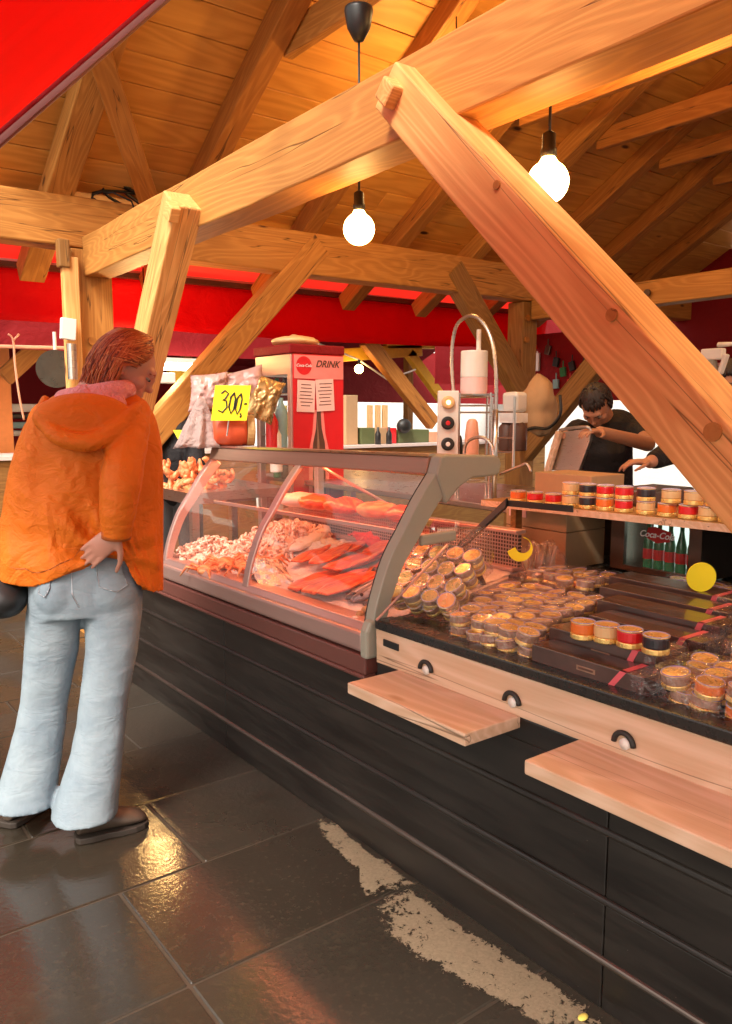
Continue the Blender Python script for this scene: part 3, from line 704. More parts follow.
for i, (px, py, rz, L, W, m) in enumerate(((352, 602, .3, .40, .075, 'fish_silver'), (372, 607, .35, .38, .07, 'fish_silver'), (330, 606, .3, .36, .06, 'fish_silver'), (390, 596, .45, .3, .05, 'fish_dark'))):
    p = bed(px, py); a_, b_ = bed(px-30, py+11), bed(px+30, py-11); rz = math.atan2(b_.y-a_.y, b_.x-a_.x); L *= .9; p.x = max(p.x, 1.635+.52*L*abs(math.cos(rz)))
    o = thing('whole_fish', ('silver striped whole fish lying on the front edge of the bed' if m == 'fish_silver' else 'dark whole fish beside the end frame of the case'), 'fish', (p.x, p.y, deck(p.x)+tz(p.y)+.014), 'whole fish in the display case')
    g = G(); rs = []
    for k in range(17):
        t = k/16; h = L*.12*(math.sin(PI*min(.93, .06+.9*t)))**.8*(1 if t < .8 else 1-(t-.8)*2.2); w = h*.55
        rs.append([V((L*(t-.5), w*math.cos(a)*1.9, h*.5+h*.62*math.sin(a))) for a in [2*PI*j/12 for j in range(12)]])
    g.rings(rs); b = g.build('body', m, None, smooth=True); b.parent = o
    g = G(); g.prism([(L*.46, 0), (L*.60, -.045), (L*.56, 0), (L*.60, .045)], .006, (0, 0, .02), (1, 0, 0), (0, 1, 0)); b = g.build('tail_fin', 'fish_dark'); b.parent = o
    g = G(); g.prism([(-.06, .03), (.02, .06), (.05, .028)], .004, (0, 0, .02), (1, 0, 0), (0, 1, 0)); b = g.build('fin', 'fish_dark'); b.parent = o
    g = G(); g.ball((-L*.42, -L*.055, L*.062), .007, n=5); b = g.build('eye', 'jar_black', smooth=True); b.parent = o
    o.rotation_euler = (0, -.12, rz)
for i, (px, py, rz) in enumerate(((398, 576, 0), (262, 566, .5), (226, 566, 1.2), (208, 572, .3), (246, 572, 2.1))):
    p = bed(px, py); dark = i < 1
    o = thing('crab', 'dark speckled crab resting by the salmon' if dark else 'cooked orange crab on the ice near the shrimp heap', 'crab', (p.x, p.y, deck(p.x)+tz(p.y)+.035), 'crabs in the display case')
    g = G(); g.ball((0, 0, 0), (.055, .042, .024), n=8); b = g.build('shell', 'fish_dark' if dark else 'crab', None, smooth=True); b.parent = o
    for s in (-1, 1):
        for k in range(4):
            g = G(); a = .5+k*.55; d = V((math.cos(a)*.3, s*math.sin(a)*1, 0)).normalized(); q = V((.03-.02*k, s*.03, 0))
            d = V((.9-.55*k, s, 0)).normalized()
            g.tube([q, q+d*.05+V((0, 0, .02)), q+d*.085+V((0, 0, -.02))], [.009 if k == 0 else .007, .008, .003], 6); b = g.build('claw' if k == 0 else 'leg', 'fish_dark' if dark else 'crab', None, smooth=True); b.parent = o
    o.rotation_euler = (0, -.15, rz)
def heap(name, label, cat, cx, cy, rx, ry, h, mat, n, seed, size, kind='stuff'):
    r = random.Random(seed); g = G()
    for i in range(n):
        a = r.random()*2*PI; q = math.sqrt(r.random()); x, y = q*math.cos(a), q*math.sin(a)
        z = h*(1-q**2)*(.75+.3*r.random()); c = V((cx+x*rx, cy+y*ry, deck(cx+x*rx)+tz(cy+y*ry)+z+.008))
        m = Euler((r.uniform(-1.2, 1.2), r.uniform(-1.2, 1.2), r.random()*6)).to_matrix(); s = size*r.uniform(.7, 1.2)
        g.tube([c+m @ V((s*math.cos(t), s*math.sin(t), 0)) for t in [.2+2.5*k/5 for k in range(6)]], [s*.22, s*.34, s*.36, s*.3, s*.2, s*.07], 6)
    g.lathe([(.01, h*.8), (.5, h*.55), (.85, h*.2), (1., -.02)], (0, 0, 0), 24)
    for v in list(g.b.verts)[-96:]: v.co = V((cx+v.co.x*rx, cy+v.co.y*ry, deck(cx+v.co.x*rx)+tz(cy)+v.co.z))
    o = g.build(name, mat, smooth=True); return tag(o, label, cat, kind=kind)
p = bed(222, 556); heap('shrimp_heap', 'large heap of pale pink shrimp at the far end of the case', 'shrimp', 1.96, 3.34, .27, .27, .11, 'shrimp', 420, 2, .022)
p = bed(205, 552); heap('shrimp_heap', 'smaller low heap of pale shrimp behind the orange crabs', 'shrimp', p.x, p.y, .15, .17, .075, 'shrimp', 220, 9, .02)
# ice bed, parchment and the crinkled silver wrap
g = G(); rs = []; nx, ny = 26, 60
rows = []
for j in range(ny+1):
    y = CY0+.05+(CY1-CY0-.09)*j/ny; rows.append([g.b.verts.new((1.585+.62*i/nx, y, deck(1.585+.62*i/nx)+.006+.014*mn.noise(V((i*.6, j*.5, 1)))+.008*mn.noise(V((i*1.7, j*1.6, 2))))) for i in range(nx+1)])
for a, b in zip(rows, rows[1:]):
    for i in range(nx): g.face([a[i], a[i+1], b[i+1], b[i]])
simple('ice', (.78, .66, .63), .25, var=.12, scale=70, bump=.5)
tag(g.build('crushed_ice', 'ice', shear=True, smooth=True), 'bed of crushed ice under the fish', 'ice', kind='stuff')
simple('foil', (.75, .72, .70), .22, .9, scale=25, bump=.8, bd=.02)
def wrap(name, label, px, py, L, W, rz, mat, lift=.03, cat='wrap'):
    p = bed(px, py); g = G(); n = 14; rows = []
    for i in range(n+1):
        rows.append([g.b.verts.new((L*(i/n-.5), W*(j/8-.5), .022*mn.noise(V((i*.55, j*.8, px)))+.03*math.sin(PI*j/8)*math.sin(PI*i/n))) for j in range(9)])
    for a, b in zip(rows, rows[1:]):
        for j in range(8): g.face([a[j], a[j+1], b[j+1], b[j]])
    o = g.build(name, mat, None, smooth=False); s = o.modifiers.new('s', 'SOLIDIFY'); s.thickness = .002
    o.location = (p.x, p.y, deck(p.x)+tz(p.y)+lift); o.rotation_euler = (0, -.15, rz); tag(o, label, cat)
wrap('foil_pack', 'crinkled silver packet between the crabs and the salmon', 270, 574, .34, .15, 1.25, 'foil')
wrap('parchment', 'sheet of pale paper under the white fish', 320, 548, .26, .2, .4, 'tray_white', .02)
wrap('fish_tray_paper', 'red paper sheet behind the salmon by the grille', 375, 540, .24, .16, 1.5, 'plastic_red', .02)
for i, (px, py, r, m) in enumerate(((366, 612, .018, 'potato'), (374, 606, .02, 'potato'), (381, 612, .017, 'potato'), (371, 618, .016, 'potato'), (360, 616, .015, 'potato'), (355, 622, .017, 'ink_white'))):
    p = bed(px, py); g = G(); g.ball(p+V((0, 0, .006)), (r, r*.9, r*.85), n=8); o = g.build('potato' if m == 'potato' else 'egg', m, smooth=True)
    tag(o, 'small brown potato piled at the near corner of the case' if m == 'potato' else 'single white egg beside the potatoes', 'vegetable' if m == 'potato' else 'egg', 'potatoes in the case corner' if m == 'potato' else None)
# glazed shelf packs on the upper glass shelf
for i, (px, py, m, L) in enumerate(((318, 496, 'salmon', .2), (345, 500, 'salmon', .2), (378, 505, 'crab', .18), (408, 510, 'salmon', .18), (300, 490, 'white_fillet', .2))):
    p = on(px, py, 'X', 1.93); g = G(); g.ball((0, 0, .03), (L*.5, .085, .034), n=10)
    for v in g.b.verts: v.co += v.co.normalized()*.012*mn.noise(v.co*22+V((i, 0, 0)))
    o = g.build('fish_pack', m, smooth=True); o.location = (1.93, p.y, 1.027+tz(p.y)); o.rotation_euler = (0, 0, 1.4+.2*i)
    tag(o, ('orange wrapped fish pack on the upper glass shelf', 'orange wrapped fish pack on the upper glass shelf', 'red crab meat pack on the upper glass shelf', 'orange wrapped fish pack on the upper glass shelf', 'pale fish pack at the far end of the upper glass shelf')[i], 'fish pack', 'packs on the upper glass shelf')
#==PART4==
# ------------------------------------------------------------------ jars, bags and gift boxes on the counter
def jar_proto(key, band, top, lidmat='gold', r=.031, h=.046):
    root = thing('jar', 'jar', 'jar', (0, 0, -5))
    g = G(); g.lathe([(r*.9, .0), (r*1.02, .002), (r*1.02, .013), (r*.96, .015)], (0, 0, -5), 20); g.build('lid', lidmat, root, smooth=False, bevel=.001, seg=1)
    g = G(); g.lathe([(r*.95, .0152), (r*.99, .018), (r*.99, h-.009), (r*.95, h-.006)], (0, 0, -5), 20); g.build('label_band', band, root)
    g = G(); g.lathe([(r*.95, h-.0058), (r*1.0, h-.004), (r*1.0, h-.001), (r*.94, h), (r*.90, h-.002), (r*.3, h-.0025)], (0, 0, -5), 20); g.build('base_disc', top, root)
    g = G(); g.lathe([(r*1.0, h-.0048), (r*1.025, h-.004), (r*1.025, h-.0025), (r*1.0, h-.002)], (0, 0, -5), 20); g.build('rim', 'gold', root)
    return root
JP = {k: jar_proto(k, b, t) for k, (b, t) in dict(orange=('jar_orange', 'jar_top'), cream=('jar_cream', 'jar_top'), red=('jar_red', 'jar_top'), black=('jar_black', 'jar_top'), tan=('jar_tan', 'jar_top'), blue=('jar_tan', 'jar_top_blue')).items()}
def put_jar(k, loc, label, group, rot=None, s=1.):
    o = dup(JP[k], loc, rot or (0, 0, random.random()*6), label, group, (s, s, s)); o.name = 'jar'; return o
# the four open-standing jars
TOPZ = .860
for (x, y), k, lb in zip(((583, 638), (606, 641.5), (629.5, 646.5), (655.5, 653)), ('orange', 'cream', 'red', 'black'),
    ('orange-banded jar, leftmost of the four standing in a row on a dark gift box', 'cream-banded jar between the orange and red jars on the dark gift box', 'red-banded jar beside the black one on the dark gift box', 'black-banded jar at the right end of the row on the gift box')):
    p = onT(x, y, TOPZ); put_jar(k, p, lb, 'row of four jars on a gift box', s=1.0)
# gift boxes wrapped in clear film with a pink ribbon
def giftbox(x0, x1, ya, yb, z0, h, label, tiltz=0., seals=True):
    cx = (x0+x1)/2; cy = (ya+yb)/2
    root = thing('gift_box', label, 'gift box', (cx, cy, z0+tz(cy)), 'dark gift boxes on the counter')
    bz = z0+tz(cy); L = yb-ya; W = x1-x0
    def bx(name, a, b, mat, bev=.002):
        g = G(); g.bb((cx+a[0], cy+a[1], bz+a[2]), (cx+b[0], cy+b[1], bz+b[2])); return g.build(name, mat, root, bevel=bev)
    bx('box', (-W/2, -L/2+.03, 0), (W/2, L/2, h), 'box_dark')
    g = G(); e = .0015; yr = cy-L/2+.075
    g.rings([[V((cx-W/2-e, yr+.035, bz)), V((cx-W/2-e, yr+.052, bz)), V((cx-W/2+.006, yr+.052, bz)), V((cx-W/2+.006, yr+.035, bz))],
             [V((cx-W/2-e, yr+.0, bz+h+e)), V((cx-W/2-e, yr+.017, bz+h+e)), V((cx-W/2+.006, yr+.017, bz+h+e)), V((cx-W/2+.006, yr, bz+h+e))]])
    g.bb((cx-W/2-e, yr, bz+h+.0005), (cx+W/2+e, yr+.017, bz+h+e)); g.build('ribbon', 'ribbon_pink', root)
    if seals:
        for k in (.32,):
            bx('label_sticker', (-W/2-.0012, -L/2+L*.45, h*.35), (-W/2+.002, -L/2+L*.45+.055, h*.62), 'jar_tan', 0)
            bx('label_print', (-W/2-.0018, -L/2+L*.45+.006, h*.43), (-W/2, -L/2+L*.45+.049, h*.55), 'ink_brown', 0)
    # gathered film: a loose sleeve with a crinkled end
    g = G(); rs = []; n = 16
    for i, t in enumerate((0., .03, .06, .1, .14, .17, .20)):
        y = cy-L/2-.015+t*(L+.02); k = (.5+.5*min(1, t/.14)); r = []
        for j in range(n):
            a = 2*PI*j/n; c, s = math.cos(a), math.sin(a); q = max(abs(c), abs(s))
            px, pz = c/q*(W/2+.004)*k, s/q*(h/2+.003)*k; wv = 1+.12*mn.noise(V((j*1.3, y*30, W*50)))
            r.append(V((cx+px*wv, y, bz+h/2*(.4+.6*k if t < .14 else 1)+.0035+pz*wv)))
        rs.append(r)
    g.rings(rs); g.build('film', 'bag_film', root)
    return root
giftbox(1.54, 1.622, .99, 1.35, .787, .044, 'dark gift box with a pink ribbon, lowest at the front edge of the counter')
giftbox(1.628, 1.755, 1.02, 1.37, .787, .072, 'dark ribboned gift box carrying the four coloured jars')
giftbox(1.845, 1.95, 1.03, 1.41, .787, .062, 'dark ribboned gift box directly behind the row of four jars')
giftbox(1.96, 2.07, 1.05, 1.47, .787, .080, 'dark gift box with a pink ribbon, second behind the row of jars')
giftbox(2.09, 2.20, 1.10, 1.56, .787, .088, 'dark gift box below the yellow round tag', seals=False)
giftbox(2.22, 2.34, 1.16, 1.62, .787, .098, 'rearmost dark gift box on the counter', seals=False)
giftbox(2.12, 2.34, 1.64, 1.98, .787, .06, 'wide dark gift box in front of the stacked cartons', seals=False)
# jars in clear bags
def bag(spots, k, label, blabel, group, tiltrot=None, s=1., ctr=None, pad=.014, ruff=.014, sz=.72, kinds=None, tuft=None):
    pts = []
    for i, p in enumerate(spots):
        kk = kinds[i % len(kinds)] if kinds else k
        jo = put_jar(kk, p, label, group, tiltrot and tiltrot(i), s); q_ = random.uniform(.93, 1.05); jo.scale = (s*q_, s*q_, s*sz*random.uniform(.95, 1.12)); jo.rotation_euler = (jo.rotation_euler[0]+random.uniform(-.16, .16), jo.rotation_euler[1]+random.uniform(-.16, .16), jo.rotation_euler[2]); pts.append(V(p)); pts.append(V(p)+V((0, 0, .046*s*sz)))
    g = G(); bm = g.b; r = .031*s+pad
    for p in pts:
        for j in range(8):
            a = 2*PI*j/8
            for z in (-pad*.3, pad*.4): bm.verts.new(p+V((r*math.cos(a), r*math.sin(a), z)))
    if tuft:
        for t in tuft:
            for j in range(6): bm.verts.new(V(t)+V((random.uniform(-.03, .03), random.uniform(-.03, .03), random.uniform(-.015, .02))))
    res = bmesh.ops.convex_hull(bm, input=bm.verts[:]); 
    bmesh.ops.delete(bm, geom=[v for v in bm.verts if not v.link_faces], context='VERTS')
    bmesh.ops.subdivide_edges(bm, edges=bm.edges[:], cuts=2, use_grid_fill=True)
    bmesh.ops.subdivide_edges(bm, edges=[e for e in bm.edges if e.calc_length() > .03], cuts=1, use_grid_fill=True)
    c = sum((v.co for v in bm.verts), V())/len(bm.verts); seed = V((c.x*31, c.y*17, 0)); zmin = min(p.z for p in pts)-.003
    for v in bm.verts:
        d = (v.co-c); n = mn.noise(v.co*26+seed)+.5*mn.noise(v.co*60+seed)
        v.co += d.normalized()*(ruff*n); v.co.z = max(v.co.z, zmin)
    o = g.build('clear_bag', 'bag_film', smooth=True); tag(o, blabel, 'bag', 'clear bags of jars'); return o
def grid(x0, y0, nx, ny, z, dx=.064, dy=.064, layers=1, skew=0., jit=.009):
    out = []
    for l in range(layers):
        for i in range(nx):
            for j in range(ny):
                x = x0+i*dx+random.uniform(-jit, jit); y = y0+j*dy+i*skew+random.uniform(-jit, jit); out.append(V((x, y, z+l*.035+tz(y))))
    return out
ZC = .782
bag(grid(1.585, 1.405, 4, 5, ZC, .062, .063, 2, .030), 'tan', 'gold-rimmed jar in the flat clear bag at the front of the counter', 'flat clear bag of jars along the front stone edge', 'jars in the front clear bag')
# leaning bag against the end of the case
lean = Euler((0, -R(38), R(15))); LM = lean.to_matrix(); base = V((1.72, 1.83, ZC+tz(1.83)+.03))
sp = [base+LM @ V((i*.064-.02, j*.066, l*.035)) for i in range(4) for j in range(4) for l in range(2)]
for q in sp: q.z = max(q.z, ZC+tz(q.y)+.012)
bag(sp, 'tan', 'gold-lidded jar in the tilted clear bag against the display case', 'tilted clear bag heaped against the end of the display case', 'jars in the leaning bag', lambda i: lean, tuft=[base+V((.25, .12, .22))])
bag(grid(1.845, 1.50, 4, 6, ZC, .064, .064, 2, .016), 'tan', 'gold-rimmed jar in the middle clear bag behind the front bag', 'middle clear bag of jars behind the front one', 'jars in the middle clear bag', tuft=[(1.9, 1.66, ZC+.075), (2.0, 1.8, ZC+.08)], kinds=('tan', 'tan', 'blue'))
bag(grid(1.585, .70, 3, 5, ZC, .064, .064, 2, .012), 'tan', 'gold-rimmed jar in the two-layer clear bag at the right edge', 'two-layer clear bag of jars at the near right edge', 'jars in the right clear bag', kinds=('tan', 'tan', 'orange', 'blue'))
bag(grid(1.80, .80, 4, 3, ZC, .064, .066, 3, .0), 'tan', 'gold-rimmed jar in the bag behind the right-hand bag', 'clear bag of jars behind the one at the right edge', 'jars in the rear right bag', kinds=('tan', 'orange', 'tan'))
bag(grid(2.40, 1.36, 3, 4, ZC+.0, .066, .066, 2), 'blue', 'lilac-topped jar in the far clear bag near the drinks cooler', 'far clear bag of jars in front of the drinks cooler', 'jars in the far clear bag', kinds=('blue', 'blue', 'red'))
bag(grid(2.14, 1.66, 3, 4, ZC+.064, .066, .068, 1), 'blue', 'lilac-topped jar lying on the wide dark gift box', 'clear bag of jars on the wide dark gift box', 'jars on the wide gift box', kinds=('blue', 'tan', 'blue', 'tan'))
# bunch of wafers in a gathered clear bag and its tag ring
p = onT(540, 585, .79); g = G()
for k in range(26):
    a = random.uniform(-.5, .5); b = random.uniform(-.3, .3); q = p+V((random.uniform(-.04, .05), random.uniform(-.05, .05), .03))
    g.tube([q, q+V((a*.1, b*.1, .13))], .006, 6)
simple('wafer', (.36, .20, .13), .6, var=.3)
o = g.build('wafer_bundle', 'wafer'); tag(o, 'upright bundle of brown wafers in a gathered clear bag', 'wafers')
g = G(); g.ball(p+V((.0, .0, .075)), (.085, .11, .09), n=16)
for v in g.b.verts:
    d = v.co-(p+V((0, 0, .075))); v.co += d.normalized()*(.028*mn.noise(v.co*20)+.012*mn.noise(v.co*50)); v.co.z = max(v.co.z, p.z-.002)
tag(g.build('clear_bag', 'bag_film', smooth=True), 'gathered clear bag around the wafers', 'bag')
q = on(520, 549, 'X', 2.12); g = G(); n = RT; u = V((0, 0, 1))
c2 = [(.045*math.cos(a), .045*math.sin(a)) for a in [R(80)-R(250)*k/20 for k in range(21)]]
poly = c2+[(x*.6+.013*.8, y*.6+.012) for x, y in c2[::-1]]
g.prism(poly, .002, q, (.80, -.6, 0), (0, 0, 1)); tag(g.build('price_tag', 'sign_yellow'), 'torn yellow crescent tag stuck in the gathered clear bag', 'price tag')
# round yellow tag on a stick
q = on(701, 577, 'X', 2.24); root = thing('price_tag', 'plain round yellow tag on a stick between the gift boxes', 'price tag', (q.x, q.y, .86+tz(q.y)))
ax, ay = V((.86, -.5, 0)).normalized(), V((-.06, 0, 1)).normalized(); nn = ax.cross(ay)
g = G(); g.prism([(.0475*math.cos(2*PI*k/32), .0455*math.sin(2*PI*k/32)) for k in range(32)], .003, q, ax, ay); g.build('disc', 'sign_yellow', root)
g = G(); g.cyl(q-ay*.04-nn*.004, q-ay*.13-nn*.004, .003, n=8); g.build('stick', 'plastic_white', root)
# black folded stand
q0, q1, q2 = on(484, 588, 'X', 2.06), on(458, 550, 'X', 2.05), on(508, 503, 'X', 2.16)
root = thing('folding_stand', 'black folded metal stand like a sideways V among the jars', 'stand', (q0.x, q0.y, q0.z))
g = G(); d = (q2-q1); wv = V((.35, .9, 0)).normalized()*.035
def slab(a, b, wd, t): 
    n = (b-a).cross(wd).normalized()*t; return [[a-wd, a+wd, a+wd+n, a-wd+n], [b-wd, b+wd, b+wd+n, b-wd+n]]
g.rings(slab(q1, q2+V((0, 0, 0)), V((0, 0, 1)).cross(d).normalized()*.004+V((0, 0, .016)), .02)); g.build('upper_arm', 'plastic_black', root, bevel=.003)
g = G(); g.rings(slab(q1+V((.02, -.02, .0)), q0+V((0, 0, -.01)), V((.5, -.8, .0)).normalized()*.022, .012)); g.build('leg', 'plastic_black', root, bevel=.003)
g = G(); g.cyl(q1+V((-.02, .03, 0)), q1+V((.02, -.03, 0)), .017); g.build('hinge', 'plastic_black', root)
q3 = on(585, 508, 'X', 2.40)
g = G(); g.rings(slab(q2, q2+V((.05, -.26, .0)), V((0, 0, .012)), .006)); g.build('crossbar', 'plastic_black', root, bevel=.002)
# thin glass divider and wire prop at the case end
g = G(); a, b = on(376, 652, 'Y', 1.90), on(447, 545, 'Y', 1.90)
root = thing('glass_divider', 'slanted clear glass divider between the jars and the display case', 'divider', (a.x, a.y, ZC))
g.rings([[a+V((0, 0, .1)), a+V((.0, .006, .1)), a+V((.45, .006, .0)), a+V((.45, 0, .0))], [b, b+V((0, .006, 0)), b+V((.12, .006, -.02)), b+V((.12, 0, -.02))]]); g.build('pane', 'glass_clear', root)
g = G(); g.tube([a+V((0, -.002, .1)), b+V((0, -.002, 0))], .004, 6); g.build('edge_trim', 'aluminium', root)
# ------------------------------------------------------------------ rear shelf with jars
p0, p1 = on(486, 500, 'X', 2.40), on(720, 525, 'X', 2.40)
root = thing('jar_shelf', 'narrow wooden shelf behind the counter carrying rows of jars', 'shelf', (2.5, 1.8, 1.06))
zs = 1.077; YS0, YS1 = .9, 2.40
g = G(); g.bb((2.40, YS0, zs-.022), (2.62, YS1, zs)); g.build('board', 'timber_far', root, shear=True, bevel=.003)
g = G(); g.bb((2.394, YS0, zs-.026), (2.4, YS1, zs-.002)); g.build('front_edge', 'timber_pale', root, shear=True)
for y in (YS0+.03, YS1-.03):
    g = G(); g.bb((2.56, y-.015, .78), (2.60, y+.015, zs-.022)); g.build('support', 'timber_far', root, shear=True)
lower = [(518, 'orange'), (535, 'red'), (553.5, 'red'), (570.5, 'cream'), (587.5, 'black'), (605, 'orange'), (624, 'red'), (646, 'cream'), (667.5, 'orange'), (689, 'red'), (709, 'cream'), (730, 'black'), (752, 'cream')]
upper = [(570.5, 'cream'), (587.5, 'black'), (605, 'red'), (624, 'red'), (646, 'black'), (671, 'cream'), (694, 'cream'), (716, 'red')]
colw = dict(orange='orange', red='red', cream='cream', black='black')
nth = {}
for l, row in enumerate((lower, upper)):
    for i, (x, k) in enumerate(row):
        q = on(x, 500, 'X', 2.44); n = nth[(k, l)] = nth.get((k, l), 0)+1
        lb = f"{k}-banded jar in the {'upper' if l else 'lower'} row on the wooden shelf, " + (f"between the {row[i-1][1]} and {row[i+1][1]} jars" if 0 < i < len(row)-1 else ('leftmost of its row' if i == 0 else 'rightmost of its row'))
        put_jar(k, V((2.44, q.y, zs+l*.047+tz(q.y))), lb, 'jars on the wooden shelf', s=1.02)
# cartons, drinks cooler and back wall under the shelf
def carton(x, y, z, dx, dy, dz, label, mat='cardboard', tape=True, group='cardboard cartons', rot=0.):
    root = thing('carton', label, 'box', (x, y, z), group)
    g = G(); g.bb((x-dx/2, y-dy/2, z), (x+dx/2, y+dy/2, z+dz)); g.build('box', mat, root, bevel=.003)
    if tape:
        g = G(); g.bb((x-dx/2-.001, y-.03, z+dz-.06), (x-dx/2+.01, y+.03, z+dz+.001)); g.bb((x-dx/2, y-.03, z+dz-.001), (x+dx/2, y+.03, z+dz+.0015)); g.build('tape', 'jar_cream', root)
    root.rotation_euler = (0, 0, rot); return root
c1 = on(567, 505, 'X', 2.64)
carton(2.64+.13, c1.y+.17, .782+tz(2.2), .26, .34, .155, 'lower brown carton of the stack under the jar shelf', tape=False)
r = carton(2.64+.13, c1.y+.17, .94+tz(2.2), .26, .34, .115, 'upper brown carton of the stack, with a white label', tape=False)
g = G(); g.bb((2.637, c1.y+.22, .98+tz(2.2)), (2.645, c1.y+.32, 1.03+tz(2.2))); g.build('label_sheet', 'paper_pink', r)
def cooler():
    X = 2.78; a = on(612, 512, 'X', X); b = on(703, 520, 'X', X); y1, y0 = a.y, b.y
    root = thing('drinks_cooler', 'small dark drinks cooler with a rounded glass window of green bottles', 'cooler', (X, (y0+y1)/2, .78))
    zb, zt = .80, 1.06
    w0, w1 = on(624, 540, 'X', X).y, on(689, 540, 'X', X).y; zt2 = on(655, 517, 'X', X).z
    def rr(y0, y1, z0, z1, r, n=6):
        pts = []
        for (cy, cz, a0) in ((y1-r, z1-r, 0), (y0+r, z1-r, PI/2)):
            pts += [(cy+r*math.cos(a0+PI/2*k/n), cz+r*math.sin(a0+PI/2*k/n)) for k in range(n+1)]
        return pts+[(y0, z0), (y1, z0)]
    out = rr(y0, y1, zb, zt, .045); inn = rr(w1, w0, zb+.02, zt2, .04)
    g = G(); A = [[g.b.verts.new((x, p[0], p[1])) for p in L] for x, L in ((X+.3, out), (X, out), (X, inn), (X+.02, inn))]
    for p, q in zip(A, A[1:]):
        for i in range(len(out)): g.face([p[i], p[(i+1) % len(out)], q[(i+1) % len(out)], q[i]])
    g.face(A[0]); g.build('body', 'steel_dark', root)
    g = G(); g.bb((X+.22, w1-.01, zb), (X+.23, w0+.01, zt2)); g.build('back_light', 'fridge_glow', root)
    g = G(); g.prism([(p[0], p[1]) for p in inn], .003, (X+.012, 0, 0), (0, 1, 0), (0, 0, 1)); gl = g.build('window', 'glass_clear', root); sub(gl)
    for i in range(5):
        y = w0-.055-(w0-w1-.06)*i/4.6; g = G(); g.lathe([(.018, 0), (.021, .01), (.021, .11), (.012, .15), (.0085, .17), (.0085, .195)], (X+.09, y, zb), 14); bt = g.build('bottle', 'green_glass', root, smooth=True); sub(bt)
        g = G(); g.lathe([(.0215, .045), (.0218, .047), (.0218, .085), (.0215, .087)], (X+.09, y, zb), 14); g.build('bottle_label', 'paint_red', bt)
    m = (w0+w1)/2
    g = G(); g.prism([(-.05, -.01), (-.04, .028), (-.01, .035), (.06, .02), (.058, -.018), (.0, -.03)], .002, (X+.0105, m+.0, zt2-.075), (0, -1, 0), (0, 0, 1)); g.build('logo_plate', 'ink_red', gl)
    text('Coca-Cola', 'lettering', .036, 'ink_white', gl, (X+.006, m, zt2-.073), (0, -1, 0), (0, 0, 1), shear=.35, weight=.0006)
cooler()
g = G(); g.bb((3.12, .2, .6), (3.16, 2.4, 1.05)); root = thing('partition', 'dark brown partition closing the counter behind the cooler', 'partition', (3.14, 1.3, .6)); g.build('board', 'board_dark', root)
g = G(); g.bb((3.10, .2, 1.05), (3.2, 2.4, 1.07)); g.build('cap', 'board_dark', root)
for k in list(JP.values()):
    for c in list(k.children): bpy.data.objects.remove(c)
    bpy.data.objects.remove(k)
#==PART5==
# ------------------------------------------------------------------ staff side: work table and equipment
WT = thing('work_table', 'steel work table behind the display case', 'table', (3.1, 3.6, 0))
g = G(); g.bb((2.75, 2.5, .97), (3.6, 5.0, 1.0)); g.build('tabletop', 'steel', WT, bevel=.004)
for x in (2.8, 3.55):
    for y in (2.55, 4.95):
        g = G(); g.bb((x-.025, y-.025, tz(y)), (x+.025, y+.025, .97)); g.build('leg', 'steel', WT)
